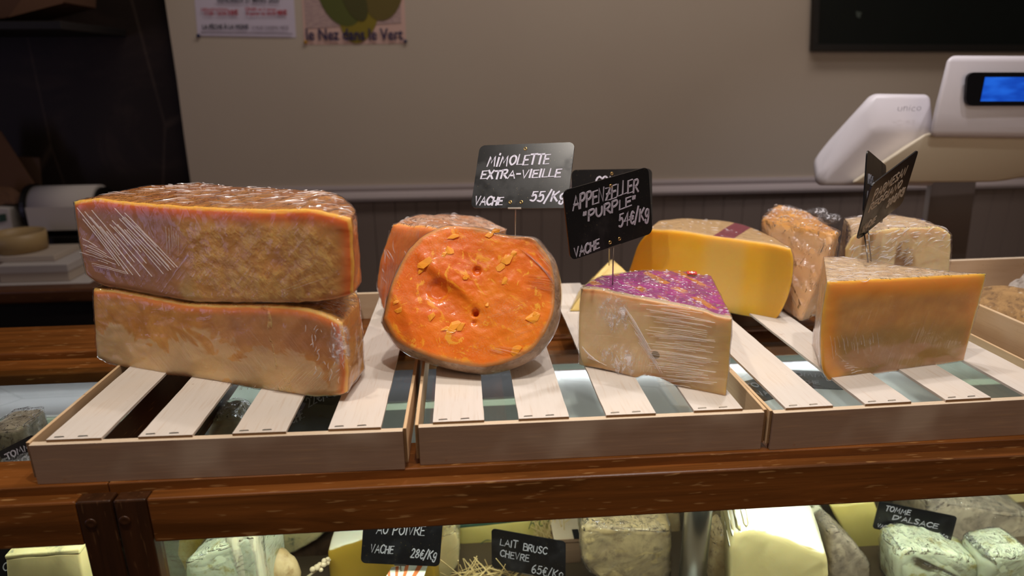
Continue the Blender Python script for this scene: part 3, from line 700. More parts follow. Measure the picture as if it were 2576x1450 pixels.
n.put(b_.inputs['Normal'], n.bump(n.noise(n.obj, 160, 3, .7, 1.), .8, .003)); t_ = n.n('ShaderNodeBsdfTransparent'); m_ = n.n('ShaderNodeMixShader'); gx, gy, gz = n.sep(n.gen); rr = n.math('SQRT', n.add(n.math('POWER', n.sub(gx, .5), 2.), n.math('POWER', n.sub(gz, .5), 2.)))
edge_ = n.ss(n.add(rr, n.mul(n.sub(n.noise(n.obj, 70, 3), .5), .25)), .46, .26)
n.put(m_.inputs[0], n.mul(edge_, n.add(.08, n.mul(n.ss(n.noise(n.map(n.obj, (1, 1, .6)), 110, 4, .7, .8), .45, .62), .6)))); n.put(m_.inputs[1], t_.outputs[0]); n.put(m_.inputs[2], b_.outputs[0]); n.t.links.new(m_.outputs[0], n.out.inputs[0]); wrt = n.m
n = N('film_fold'); b_ = n.n('ShaderNodeBsdfPrincipled'); b_.inputs['Base Color'].default_value = (.95, .92, .95, 1); b_.inputs['Roughness'].default_value = .18; b_.inputs['Specular IOR Level'].default_value = .8
t_ = n.n('ShaderNodeBsdfTransparent'); m_ = n.n('ShaderNodeMixShader'); m_.inputs[0].default_value = .27; n.put(m_.inputs[1], t_.outputs[0]); n.put(m_.inputs[2], b_.outputs[0]); n.t.links.new(m_.outputs[0], n.out.inputs[0]); wrf = n.m  # white tint paints the bright streaks along the film folds
P2 = [o for o in COL.objects if o.get('label', '').endswith('lower of the stacked pair')][0]
film_tuft('film_tuft', f2.loc((856, 880))+Vector((0, -.002, 0)), (.035, .010, .045), wrt, P2, 3.1)
film_tuft('film_tuft', f2.loc((858, 838))+Vector((0, -.002, 0)), (.03, .008, .035), wrt, P2, 8.4)

def folds(parent, fr, groups, seed=1, off=.0022):
    """fine stretched ridges of the cling film, whitened to paint their highlights, given as fans of lines on the cut face"""
    rng = random.Random(seed); bm = bmesh.new()
    for a0, a1, b0, b1, cnt in groups:
        for k in range(cnt):
            t = (k+rng.uniform(-.4, .4))/max(cnt-1, 1); u = t+rng.uniform(-.05, .05)
            A = (a0[0]+(a1[0]-a0[0])*t, a0[1]+(a1[1]-a0[1])*t); B = (b0[0]+(b1[0]-b0[0])*u, b0[1]+(b1[1]-b0[1])*u)
            s0, s1 = rng.uniform(0, .45), rng.uniform(.55, 1); P = fr.loc((A[0]+(B[0]-A[0])*s0, A[1]+(B[1]-A[1])*s0)); Q = fr.loc((A[0]+(B[0]-A[0])*s1, A[1]+(B[1]-A[1])*s1))
            d = Q-P; nn = Vector((-d.z, 0, d.x)).normalized(); w = rng.uniform(.00008, .00028); n_ = 9; pr = None
            for i in range(n_):
                f = i/(n_-1); c = P.lerp(Q, f)+nn*rng.uniform(-.0002, .0002)+nn*math.sin(f*3)*.0008*rng.uniform(.6, 1.2)+Vector((0, -off, 0)); ww = w*math.sin(math.pi*(.06+.88*f))
                r = [bm.verts.new(c+nn*ww+Vector((0, .0006, 0))), bm.verts.new(c-Vector((0, .0007, 0))), bm.verts.new(c-nn*ww+Vector((0, .0006, 0)))]
                if pr:
                    for j in range(2): bm.faces.new((pr[j], pr[j+1], r[j+1], r[j]))
                pr = r
    link('film_fold', bm_mesh(bm, 'film_fold'), parent, wrf)
# ---- orange cheese, half ball leaning back
P1 = [o for o in COL.objects if o.get('label', '').endswith('upper of the stacked pair')][0]
folds(P1, f1, [((190, 520), (300, 515), (330, 700), (470, 690), 22), ((196, 590), (205, 660), (280, 640), (330, 690), 9), ((640, 735), (690, 745), (720, 640), (850, 690), 9), ((420, 560), (450, 560), (425, 640), (450, 640), 8)], 3)
folds(P2, f2, [((680, 985), (800, 990), (770, 900), (890, 900), 26), ((520, 965), (640, 985), (530, 950), (650, 965), 14)], 5, .003)
film_tuft('film_tuft', Vector(f1.plan(-.325, .318)+(.120,)), (.03, .010, .008), wrt, P1, 6.6, amp=.9)
film_tuft('film_tuft', Vector(f1.plan(-.09, .14)+(.117,)), (.05, .012, .010), wrt, P1, 2.6, amp=.9)
# ---- orange cheese, half ball leaning back
def orange_mat():
    n = N('orange_paste'); v = n.obj; x, y, z = n.sep(v)
    a = n.noise(v, 13, 5, .6, .6); f = n.noise(v, 210, 3, .6); s = n.noise(n.map(n.map(v, (1, 1, 1), (0, 0, .5)), (40, 110, 40)), 1., 4, .65, .6)
    c = n.mix(n.ss(a, .3, .7), lin('#ee7416'), lin('#f58c1c')); c = n.mix(n.mul(n.ss(n.noise(n.map(v, loc=(4, 1, 2)), 9, 3), .48, .66), .6), c, lin('#e0661a'))
    c = n.mix(n.mul(n.ss(s, .56, .66), .75), c, lin('#ffae2a')); ch = n.ss(n.noise(n.map(v, loc=(7, 3, 5)), 34, 4, .7, 1.2), .60, .64); c = n.mix(n.mul(ch, .8), c, lin('#ffb43a')); c = n.mix(n.mul(n.ss(f, .64, .76), .5), c, lin('#f7b25a'))
    dust = n.mul(n.ss(n.noise(n.map(v, loc=(0, 3, 9)), 10, 3), .45, .7), n.ss(n.noise(v, 500, 2), .45, .6)); c = n.mix(n.mul(dust, .35), c, lin('#d8a98a'))
    r = attr(n, 'rim'); c = n.mix(n.ss(n.add(r, n.mul(n.sub(n.noise(v, 40, 4), .5), .01)), .008, .0015), c, lin('#c98a4e'))
    return n.pbr(c, .42, n.bump(n.add(n.add(n.mul(s, .8), n.mul(f, .35)), n.mul(a, .25)), .4, .002), sss=.5, sssr=(.008, .003, .0007), spec=.35)
MOF = orange_mat()
MOR = rind('grey_orange_rind', '#9a7a62', '#b89a80', '#7d5f4c', .7, (60, 60, 60), .8, spots='#c7b49c')
MORW = rind('orange_rind_filmed', '#c07a44', '#c9a68e', '#a8622e', .5, (30, 30, 30), .5)
FLAKE = simple('orange_flake', '#fb9f22', .5, sss=.2, sssr=(.004, .002, .0006))
def dome(name, outline, n_, D, bulge, mats, origin, face_disp=None, inflate=0., disp=.0, rings=16, brings=14, seg_mul=3, flip=False, sag=0.):
    pts = smooth_pl([Vector(p) for p in outline+[outline[0]]], seg_mul)[:-1]; n = len(pts); c = sum(pts, Vector())/n; n_ = Vector(n_).normalized(); o = Vector(origin)
    bm = bmesh.new(); lay = bm.verts.layers.float.new('rim'); ctr = bm.verts.new(c-o); ctr[lay] = .1; rows = []
    for k in range(1, rings+1):
        t = k/rings; t = t if k < rings else 1.; row = []
        for p in pts:
            q = c.lerp(p, min(t, .985+.015*(k == rings))); 
            d = face_disp(q, (p-c).length*(1-t)) if face_disp else 0
            if k == rings: d -= .002
            v = bm.verts.new(q-o+n_*(d)); v[lay] = (p-c).length*(1-t); row.append(v)
        rows.append(row)
    if face_disp: ctr.co += n_*face_disp(c, .1)
    nf = len(rows)
    for k in range(1, brings):
        t = k/brings; s = math.sqrt(max(0, 1-t**2.4))*(1+bulge*math.sin(min(1, t*1.7)*math.pi)); row = []
        for p in pts:
            q = c+(p-c)*s-n_*(D*t+.003)+Vector((0, 0, -sag*math.sin(t*math.pi))); row.append(bm.verts.new(q-o))
        rows.append(row)
    end = bm.verts.new(c-n_*D-o)
    for i in range(n): f = bm.faces.new((ctr, rows[0][i], rows[0][(i+1) % n])); f.material_index = 0
    for a, (r0, r1) in enumerate(zip(rows, rows[1:])):
        for i in range(n):
            f = bm.faces.new((r0[i], r1[i], r1[(i+1) % n], r0[(i+1) % n])); f.material_index = 0 if a < nf-1 else 1
    for i in range(n): f = bm.faces.new((end, rows[-1][(i+1) % n], rows[-1][i])); f.material_index = 1
    bmesh.ops.recalc_face_normals(bm, faces=bm.faces); bm.normal_update()
    if inflate or disp:
        mv = [(v, v.normal*(inflate+disp*fbm(v.co, 50, 3))) for v in bm.verts]
        for v, d in mv: v.co += d
    me = bpy.data.meshes.new(name); bm.to_mesh(me); bm.free(); me.polygons.foreach_set('use_smooth', [True]*len(me.polygons)); me.update(); return me
mo_n = Vector((-.15, -.86, .48)).normalized(); mo_p = aty(1215, 925, .10)
def mo(px, py): return atp(px, py, mo_p, mo_n)
outl = [mo(*p) for p in [(965, 802), (975, 752), (990, 703), (1018, 645), (1050, 606), (1085, 582), (1125, 569), (1170, 570), (1215, 575), (1262, 590), (1300, 594), (1338, 598), (1362, 622), (1383, 655), (1394, 700), (1396, 750), (1388, 800), (1368, 842), (1338, 880), (1285, 908), (1220, 924), (1160, 918), (1100, 904), (1035, 880), (992, 850)]]
dents = [(mo(1200, 682), .0075, .006), (mo(1195, 788), .006, .011), (mo(1192, 812), .004, .004), (mo(1100, 730), .020, .005)]
rx, ux = Vector((1, 0, 0)), None
def mo_disp(q, rimd):
    d = .0008*fbm(q, 20, 4)+.0004*fbm(q, 80, 3)
    for c_, r_, a_ in dents:
        L = (q-c_).length
        if L < r_*1.6: d -= a_*(1-math.tanh(max(0, L/r_-.55)*5))
    # broken ledges
    k = mo(1085, 690); e = (q-k).dot(Vector((.75, 0, .66)).normalized()); g = mnoise.noise(q*35)*.006
    d += .0026*math.tanh((e+g)*300)*max(0, 1-(q-k).length/.06)
    d += .0035*math.tanh(((q.z-mo(1150, 735).z)+(q.x-mo(1150, 735).x)*.7+g)*260)*max(0, 1-(q-mo(1140, 740)).length/.055)
    return d*min(1, rimd/.012)
oc = Vector((.066, .14, .0518))
th = thing('orange_cheese', 'orange half cheese with rough cut face leaning back on the middle crate', 'cheese', oc)
link('cut_half', dome('cut_half', outl, mo_n, .112, .095, None, oc, mo_disp, 0, .0008, rings=44, seg_mul=6), th, [MOF, MOR])
wro = wrap_mat('film_tight', .35, .10, .0, .16, bumps=.2, gloss=.8, top=.3)
link('plastic_wrap', dome('plastic_wrap', outl, mo_n, .112, .095, None, oc, lambda q, r: mo_disp(q, r)*.9+.0006*fbm(q, 60, 3), .0012, .0006, rings=40, seg_mul=5), th, [wro, wro])
rng = random.Random(5)
for px, py, sz, an in [(1072, 665, .011, .6), (1062, 677, .008, 1.2), (1140, 595, .008, .2), (1120, 640, .006, .9), (1133, 632, .009, 1.3), (1275, 655, .011, 1.0), (1262, 672, .009, .7), (1290, 640, .008, .8), (1338, 800, .010, .4), (1346, 792, .006, 1.), (1085, 797, .007, 1.2), (1145, 818, .010, .7), (1135, 835, .008, .3), (1120, 828, .006, .2), (1160, 822, .007, 1.1), (1225, 768, .005, .3), (1300, 880, .010, .8), (993, 762, .006, .9), (1002, 782, .007, .6), (1170, 702, .005, .4), (1270, 705, .006, 1.2), (1250, 580, .006, .1), (1230, 590, .008, .3)]:
    bm = bmesh.new(); ps = []
    p = mo(px, py); a1 = Vector((math.cos(an), 0, math.sin(an))); a1 = (a1-mo_n*a1.dot(mo_n)).normalized(); a2 = mo_n.cross(a1)
    for k in range(11):
        a = k/11*2*math.pi; rr = sz*rng.uniform(.25, 1.05); bm.verts.new(a1*math.cos(a)*rr*1.2+a2*math.sin(a)*rr*.7+mo_n*rng.uniform(-.0010, .0009))
    for k in range(4): bm.verts.new(a1*rng.uniform(-.3, .3)*sz+a2*rng.uniform(-.2, .2)*sz-mo_n*.003)
    bmesh.ops.convex_hull(bm, input=bm.verts); bmesh.ops.delete(bm, geom=[v for v in bm.verts if not v.link_faces], context='VERTS')
    o = link('flake', bm_mesh(bm, 'flake'), th, FLAKE); o.location = p+mo_n*(mo_disp(p, .02)+.0008)-oc
rng = random.Random(11); bm = bmesh.new()
for a0, a1, b0, b1, cnt in (((1335, 605), (1350, 640), (1380, 640), (1396, 700), 9), ((1290, 612), (1340, 640), (1385, 690), (1396, 720), 16), ((1310, 690), (1330, 720), (1394, 700), (1396, 735), 12), ((1300, 900), (1330, 885), (1230, 880), (1250, 870), 6)):
    for k in range(cnt):
        t = (k+rng.uniform(-.4, .4))/(cnt-1); P = mo(a0[0]+(a1[0]-a0[0])*t, a0[1]+(a1[1]-a0[1])*t); Q = mo(b0[0]+(b1[0]-b0[0])*t, b0[1]+(b1[1]-b0[1])*t)
        d = Q-P; nn = d.cross(mo_n).normalized(); w = rng.uniform(.0002, .0005); s0 = rng.uniform(0, .4); pr = None
        for i in range(9):
            f = s0+(1-s0)*i/8; q = P.lerp(Q, f); c = q-oc+mo_n*(mo_disp(q, .012)+.0022); ww = w*math.sin(math.pi*(.06+.88*i/8))
            r = [bm.verts.new(c+nn*ww-mo_n*.0006), bm.verts.new(c+mo_n*.0006), bm.verts.new(c-nn*ww-mo_n*.0006)]
            if pr:
                for j in range(2): bm.faces.new((pr[j], pr[j+1], r[j+1], r[j]))
            pr = r
link('film_fold', bm_mesh(bm, 'film_fold'), th, wrf)
# the other half, wrapped, behind it
MBF = hard_paste('orange_paste_filmed', '#e08a4a', '#cf6f34', '#f3bf8e', '#e79a4a', '#d87a34', .002, .008, sss=.25)
fb = Frame((-.062, .347), (.10, .300))
wrb = wrap_mat('film_shiny', 1.45, .55, .10, .07, bumps=.8, gloss=1.7)
cheese('orange_cheese', 'film-wrapped orange cheese piece standing behind the leaning orange half', fb,
       [(1000, 838), (1060, 840), (1120, 835), (1185, 826)], [(983, 566), (1000, 563), (1040, 571), (1085, 574), (1180, 600)], [(1000, 838), (966, 802), (944, 735), (944, 690), (956, 640), (983, 566)], [(1185, 826), (1200, 740), (1195, 660), (1180, 600)],
       [(0, -.02, .40), (.3, .02, .43), (.7, .09, .42), (1, .13, .37)], [MBF, MORW], wrb, disp=lambda c, nn: .002*fbm(c, 24, 3), rim='tl', wdisp=.0012, rnd=.006)

MBK = [o for o in COL.objects if o.get('label', '').startswith('film-wrapped orange cheese piece')][0]
folds(MBK, fb, [((965, 640), (1035, 590), (952, 770), (1005, 800), 46), ((985, 572), (1080, 578), (975, 610), (1060, 600), 16)], 13, .0045)  # white ridges stand in for the streaky glare on this film
# ---- purple-topped wedge
def ap_x(n, c, h, x, y, z, rim):
    hole = n.ss(n.math('SQRT', n.add(n.math('POWER', n.sub(x, .0905), 2.), n.math('POWER', n.sub(z, .0365), 2.))), .0056, .0050)
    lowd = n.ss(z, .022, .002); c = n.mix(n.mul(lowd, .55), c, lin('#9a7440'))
    rt = n.ss(x, .150, .178); c = n.mix(n.mul(rt, .7), c, lin('#d6b268')); c = n.mix(n.mul(hole, .75), c, lin('#6e5a34'))
    return c, n.sub(h, n.mul(hole, 6.))
MAF = hard_paste('ivory_olive_paste', '#c9b08c', '#b49a70', '#e8d8ae', '#b88e62', '#a27c4c', .0022, .007, None, ap_x, sss=.4, rough=.35, bumps=.2)
def label_mat():
    n = N('purple_label_top'); v = n.obj; x, y, z = n.sep(v); g = n.noise(v, 30, 4, .6)
    rn = n.noise(n.map(v, (30, 30, 30)), 1., 4, .65); tan = n.mix(rn, lin('#c9ae88'), lin('#9a8266'))
    pur = n.mix(n.ss(g, .35, .65), lin('#a82a80'), lin('#8a2c70'))
    st = n.math('FRACT', n.add(n.mul(n.add(n.mul(x, .62), n.mul(y, .78)), 21.), .12))      # gold bars printed across the label
    bar = n.mul(n.ss(n.math('ABSOLUTE', n.sub(st, .5)), .15, .12), n.ss(n.noise(n.map(v, (25, 25, 1), (0, 0, .9)), 1., 1.), .46, .54))
    lab = n.mix(bar, pur, lin('#c97a2a')); lab = n.mix(n.mul(n.ss(n.noise(v, 75, 3, .7), .60, .68), .7), lab, lin('#d8a26e'))
    rip = n.ss(n.noise(n.map(v, loc=(2, 1, 0)), 11, 4, .6, .5), .60, .64); lab = n.mix(n.mul(rip, .8), lab, n.mix(g, lin('#c9b8a4'), lin('#9a938e')))
    rim = n.add(y, n.mul(n.sub(n.noise(v, 40, 3), .5), .008)); m = n.ss(rim, .010, .013)
    nx, ny, nz = n.sep(n.nrm); top = n.mul(n.ss(nz, .45, .7), m)
    c = n.mix(top, tan, lab)
    return n.pbr(c, .35, n.bump(n.add(g, rn), .35, .0015), spec=.5)
MAR = label_mat()
fa = Frame((.217, .135), (.370, .036))
wra = wrap_mat('film_taut', .12, .30, .05, .08, bumps=.35, gloss=1.0)
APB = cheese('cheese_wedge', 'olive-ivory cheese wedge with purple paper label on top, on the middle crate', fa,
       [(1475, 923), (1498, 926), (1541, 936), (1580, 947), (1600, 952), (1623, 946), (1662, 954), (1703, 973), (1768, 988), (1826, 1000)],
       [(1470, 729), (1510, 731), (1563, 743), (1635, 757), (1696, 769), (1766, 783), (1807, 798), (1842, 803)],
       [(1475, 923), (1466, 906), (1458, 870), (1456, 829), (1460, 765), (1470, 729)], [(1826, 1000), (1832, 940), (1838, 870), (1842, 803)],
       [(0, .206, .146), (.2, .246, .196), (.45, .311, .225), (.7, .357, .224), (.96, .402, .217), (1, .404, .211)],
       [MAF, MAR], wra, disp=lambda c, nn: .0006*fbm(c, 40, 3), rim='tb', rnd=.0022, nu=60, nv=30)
f_ = lambda px, py: atz(px, py, .158)-fa.O
def toplocal(px, py):
    P = atz(px, py, .1578)-fa.O; return Vector((P.dot(fa.d), P.dot(fa.n), P.z))
FLAGR = simple('red_flag_print', '#c23a30', .5); FLAGW = simple('white_flag_print', '#e4d6dc', .5)
prism('flag_print', [toplocal(*p) for p in ((1727, 684), (1752, 685), (1754, 692), (1729, 691))], (0, 0, .0012), FLAGR, APB)
prism('flag_print', [toplocal(*p) for p in ((1738, 685.3), (1742, 685.5), (1743.5, 690.7), (1739.5, 690.5))], (0, 0, .0015), FLAGW, APB)
prism('flag_print', [toplocal(*p) for p in ((1733, 687), (1748, 687.8), (1748.6, 689.3), (1733.6, 688.6))], (0, 0, .0016), FLAGW, APB)
film_tuft('film_tuft', fa.loc((1545, 790))+Vector((0, -.001, 0)), (.05, .004, .06), wrt, APB, 5.5, amp=.7)
film_tuft('film_tuft', fa.loc((1560, 905))+Vector((0, -.001, 0)), (.06, .004, .05), wrt, APB, 2.2, amp=.7)

folds(APB, fa, [((1600, 760), (1640, 960), (1800, 790), (1815, 975), 70), ((1560, 745), (1600, 850), (1640, 880), (1680, 960), 26), ((1460, 860), (1480, 900), (1480, 900), (1530, 920), 12), ((1500, 910), (1640, 945), (1520, 850), (1660, 880), 26)], 7)
# ---- yellow wedge behind
def ye_x(n, c, h, x, y, z, rim):
    b1 = n.mul(n.ss(x, .095, .125), n.ss(x, .185, .165)); c = n.mix(n.mul(b1, .55), c, lin('#e8c878'))
    b2 = n.ss(x, .195, .22); c = n.mix(n.mul(b2, .6), c, lin('#d6a63c')); c = n.mix(n.mul(n.ss(x, .09, .0), .8), c, lin('#f0a614'))
    return c, h
MYF = hard_paste('yellow_paste', '#dfb13e', '#d4a530', '#f2d68a', '#d0a04e', '#c89a34', .0015, .007, None, ye_x, sss=.45, rad=(.012, .008, .004), rough=.35, bumps=.12)
n = N('tan_rind_red_band'); v = n.obj; x, y, z = n.sep(v); g = n.noise(v, 30, 5, .6, .6); c = n.mix(g, lin('#c9a878'), lin('#b08a60')); nx, ny, nz = n.sep(n.nrm)
bd = n.mul(n.mul(n.ss(n.sub(x, n.mul(y, -.05)), .118, .121), n.ss(n.sub(x, n.mul(y, -.05)), .156, .153)), n.ss(nz, .5, .7)); c = n.mix(bd, c, lin('#7c3440'))
MYR = n.pbr(c, .45, n.bump(g, .4, .002))
fy = Frame((.372, .447), (.55, .292))
wry = wrap_mat('film_faint', 1.2, .10, .0, .10, bumps=.4, gloss=.6)
cheese('cheese_wedge', 'bright yellow cheese wedge with tan rind and dark red band, behind the purple-topped wedge', fy,
       [('l', -.048, .001), (1640, 752), (1740, 774), (1857, 793), (1925, 805), (1952, 805)], [(1637, 578), (1720, 583), (1788, 594), (1879, 606), (1950, 617), (1992, 627)],
       [('l', -.048, .001), (1576, 687), (1589, 651), (1605, 612), (1637, 578)], [(1952, 805), (1962, 795), (1982, 756), (1996, 705), (1999, 655), (1992, 627)],
       [(0, .392, .47), (.12, .412, .502), (.35, .47, .508), (.6, .52, .492), (.8, .546, .458), (.92, .555, .42), (1, .562, .36)], [MYF, MYR], wry, disp=lambda c, nn: .0006*fbm(c, 30, 3), rim='tr', rnd=.004)
# ---- small pale wedge left behind
n = N('pale_yellow_paste'); v = n.obj; g = n.noise(n.map(v, (20, 20, 90)), 1., 4, .6, .5); nx, ny, nz = n.sep(n.nrm)
c = n.mix(g, lin('#ecd184'), lin('#d8b458')); c = n.mix(n.ss(n.math('ABSOLUTE', n.sub(nz, .15)), .16, .02), c, lin('#b58c5c'))
MLY = n.pbr(c, .5, n.bump(g, .3, .002), sss=.2)
o = Vector((.29, .40, .0518))
th = thing('cheese_wedge', 'small pale yellow cheese wedge left of the bright yellow one', 'cheese', o)
hull('cut_block', [(.226, .356, .0518), (.335, .352, .0518), (.352, .45, .0518), (.26, .46, .0518), aty(1540, 650, .425), aty(1472, 730, .372), aty(1492, 703, .385), aty(1583, 692, .40), aty(1545, 745, .366)], MLY, th, .0025, .0012, 40, o)
hull('plastic_wrap', [Vector(p) for p in [(.2245, .3545, .0522), (.3365, .3505, .0522), (.3535, .452, .0522), (.2585, .462, .0522), aty(1540, 648, .425), aty(1470, 728, .371), aty(1490, 701, .385), aty(1585, 690, .40), aty(1545, 743, .364)]], wry, th, .0025, .001, 60, o)
# ---- tall pale block
def ta_x(n, c, h, x, y, z, rim): return n.mix(n.mul(n.ss(z, .05, .0), .5), c, lin('#d6a85c')), h
n = N('peach_paste'); v = n.obj; x, y, z = n.sep(v); g = n.noise(v, 22, 4, .6); nx, ny, nz = n.sep(n.nrm)
c = n.mix(g, lin('#e2b684'), lin('#d9a06c')); c = n.mix(n.ss(z, .12, .137), c, lin('#e0a04c')); c = n.mix(n.mul(n.ss(nz, .6, .8), n.ss(g, .4, .6)), c, lin('#c98a50'))
MTP = n.pbr(c, .45, n.bump(g, .3, .002), sss=.3, sssr=(.008, .004, .002))
tb = [(.578, .272), (.630, .305), (.652, .46), (.62, .495), (.588, .455), (.576, .36)]; tt = [(.627, .288, .1885), (.640, .303, .187), (.662, .452, .19), (.634, .505, .195), (.566, .420, .188), (.600, .388, .19)]
o = Vector((.61, .38, .0518))
th = thing('cheese_block', 'tall peach-coloured cheese block with film crumpled on its top', 'cheese', o)
def twin(name, grow, mat, amp, freq):
    c0 = Vector((.612, .385, .12)); ps = [Vector((a, b_, .0518)) for a, b_ in tb]+[Vector(p) for p in tt]
    return hull(name, [c0+(p-c0)*grow for p in ps] if grow != 1 else ps, mat, th, .004, amp, freq, o)
twin('cut_block', 1, MTP, .0014, 40)
wrw = wrap_mat('film_loose', .3, .45, .14, .09, bumps=.9, gloss=1.4)
hull('plastic_wrap', [Vector((a+(a-.612)*.02, b_+(b_-.385)*.02, .0525)) for a, b_ in tb]+[Vector((a+(a-.612)*.02, b_+(b_-.385)*.02, c_+.0016)) for a, b_, c_ in tt], wrw, th, .004, .0030, 75, o, 4)
for px, py, yy, sd in ((1970, 525, .46, 1.), (2055, 530, .42, 4.), (2085, 545, .36, 7.)):
    film_tuft('film_tuft', aty(px, py, yy)-o+Vector((0, 0, -.004)), (.05, .014, .022), wrt, th, sd, amp=.9)
for px, py, yy, sd in ((1945, 530, .47, 2.), (2000, 530, .45, 5.), (2030, 545, .40, 9.)):
    film_tuft('film_tuft', aty(px, py, yy)-o+Vector((0, 0, -.003)), (.03, .012, .014), wrt, th, sd, amp=.9)
# ---- leaning amber wedge on the right crate
def rc_x(n, c, h, x, y, z, rim):
    zz = n.add(z, n.mul(n.sub(n.noise(n.obj, 10, 3), .5), .03))
    c = n.mix(n.ss(zz, .075, .045), c, lin('#b08c4c'))
    e = n.add(n.add(zz, n.mul(n.sub(x, .1), -.10)), n.mul(n.sub(n.noise(n.map(n.obj, loc=(1, 5, 2)), 22, 3), .5), .03)); c = n.mix(n.mul(n.mul(n.ss(e, .042, .034), n.ss(n.noise(n.map(n.obj, (1, 1, 2.5), (0, -.4, 0)), 11, 2), .42, .5)), .55), c, lin('#cfa488'))
    return c, h
MRF = hard_paste('amber_brown_paste', '#b2884e', '#a27644', '#d8b078', '#e2a444', '#d0902c', .010, .034, None, rc_x, sss=.45, rough=.35, bumps=.12)
MRR = rind('pale_tan_rind', '#d8bc94', '#c9a67c', '#b8926c', .45, (30, 30, 30), .4)
fr_ = Frame((.515, .075), (.710, .106))
wrr = wrap_mat('film_smooth', 1.35, .22, .09, .10, bumps=.45, gloss=1.0)
cheese('cheese_wedge', 'amber-brown leaning cheese wedge with two price signs, on the right crate', fr_,
       [(2085, 958), (2240, 938), (2390, 915), (2421, 908)], [(2081, 711), (2240, 703), (2400, 694), (2484, 690)],
       [(2085, 958), (2069, 930), (2065, 860), (2069, 790), (2081, 711)], [(2421, 908), (2446, 830), (2467, 760), (2484, 690)],
       [(0, .553, .187), (.15, .582, .188), (.4, .612, .177), (.6, .64, .147), (.85, .69, .120), (1, .728, .112)], [MRF, MRR], wrr, disp=lambda c, nn: .0006*fbm(c, 30, 3), rim='tl', rnd=.003)
RCB = [o for o in COL.objects if o.get('label', '').startswith('amber-brown leaning')][0]
folds(RCB, fr_, [((2085, 840), (2200, 835), (2095, 905), (2205, 880), 15), ((2095, 880), (2130, 940), (2105, 900), (2170, 930), 10)], 9)
# ---- ivory piece behind it
def iv_x(n, c, h, x, y, z, rim): return n.mix(n.mul(n.ss(n.noise(n.map(n.obj, (26, 26, 8)), 1., 2), .52, .6), n.ss(x, .11, .07)), c, lin('#a87c48')), h
MIF = hard_paste('ivory_paste', '#ecd9b4', '#dcc294', '#f8eed2', '#e6c890', '#d8b478', .002, .008, None, iv_x, sss=.35)
fi = Frame((.668, .305), (.806, .272))
wri = wrap_mat('film_crinkled', .25, .55, .16, .08, bumps=.95, gloss=1.6)
cheese('cheese_wedge', 'ivory cheese wedge in crinkled shiny film behind the leaning amber wedge', fi,
       [('l', 0, 0), ('l', .07, 0), ('l', .1405, 0)], [(2126, 628), (2150, 592), (2200, 582), (2250, 576), (2310, 573), (2368, 573), (2394, 592)], [('l', 0, 0), ('l', -.004, .05), (2126, 628)], [('l', .1405, 0), (2389, 690), (2394, 592)],
       [(0, .69, .36), (.3, .70, .40), (.7, .77, .38), (1, .808, .31)], [MIF, MRR], wri, disp=lambda c, nn: .0015*fbm(c, 26, 3), rim='tl', wdisp=.0014)

# glints: white flecks set on the film in place of its glare
from mathutils.bvhtree import BVHTree
n = N('film_glint'); b_ = n.n('ShaderNodeBsdfPrincipled'); b_.inputs['Base Color'].default_value = (.97, .94, .97, 1); b_.inputs['Roughness'].default_value = .16; b_.inputs['Specular IOR Level'].default_value = 1.
t_ = n.n('ShaderNodeBsdfTransparent'); m_ = n.n('ShaderNodeMixShader'); m_.inputs[0].default_value = .5; n.put(m_.inputs[1], t_.outputs[0]); n.put(m_.inputs[2], b_.outputs[0]); n.t.links.new(m_.outputs[0], n.out.inputs[0]); WGL = n.m
def glints(start, cnt, d, ln, wd, axis='z', seed=1, spread=.3, keep=None, end=None):
    """painted glare flecks on the film of the cheese whose label starts so; axis: the side they lie on ('z' top, 'y' cut face)"""
    th_ = [o for o in COL.objects if o.get('label', '').startswith(start) or (end and o.get('label', '').endswith(end))][0]
    me = [c for c in th_.children if c.name.startswith('plastic_wrap')][0].data
    vs = [v.co.copy() for v in me.vertices]; bvh = BVHTree.FromPolygons(vs, [tuple(p.vertices) for p in me.polygons])
    lo = [min(v[i] for v in vs) for i in range(3)]; hi = [max(v[i] for v in vs) for i in range(3)]
    rng = random.Random(seed); bm = bmesh.new(); made = 0; tries = 0; d = Vector(d).normalized(); dn = Vector((0, 0, -1)) if axis == 'z' else Vector((0, 1, 0))
    def cast(p):
        q = Vector(p)
        if axis == 'z': q.z = hi[2]+.1
        else: q.y = lo[1]-.1
        return bvh.ray_cast(q, dn)
    while made < cnt and tries < cnt*12:
        tries += 1; p = Vector([rng.uniform(lo[i], hi[i]) for i in range(3)])
        if keep and not keep(*[(p[i]-lo[i])/(hi[i]-lo[i]) for i in range(3)]): continue
        L = rng.uniform(*ln); w = rng.uniform(*wd); a = d+Vector([rng.uniform(-spread, spread) for _ in range(3)])
        if axis == 'z': a.z = 0
        else: a.y = 0
        a.normalize(); pr = None; ok = True; rows = []
        for i in range(6):
            f = i/5; h = cast(p+a*L*(f-.5)+a.cross(dn)*math.sin(f*3.1+made)*L*.12)
            if h[0] is None or h[1].dot(dn) > -.45: ok = False; break
            ww = w*math.sin(math.pi*(.08+.84*f)); nn = -dn*1; sd = a.cross(dn)*ww
            rows.append((h[0]+sd+nn*.0002, h[0]+nn*(.0004+ww*.8), h[0]-sd+nn*.0002))
        if not ok: continue
        made += 1
        for r in rows:
            k = [bm.verts.new(c) for c in r]
            if pr:
                for j in range(2): bm.faces.new((pr[j], pr[j+1], k[j+1], k[j]))
            pr = k
    link('film_glint', bm_mesh(bm, 'film_glint'), th_, WGL)
glints('amber hard cheese block', 90, (.9, .45, 0), (.008, .03), (.0002, .0006), 'z', 1, .2)
glints('amber hard cheese block', 80, (.9, -.2, 0), (.003, .009), (.0004, .0012), 'z', 2, .6, lambda x, y, z: y > .62 or x > .8)
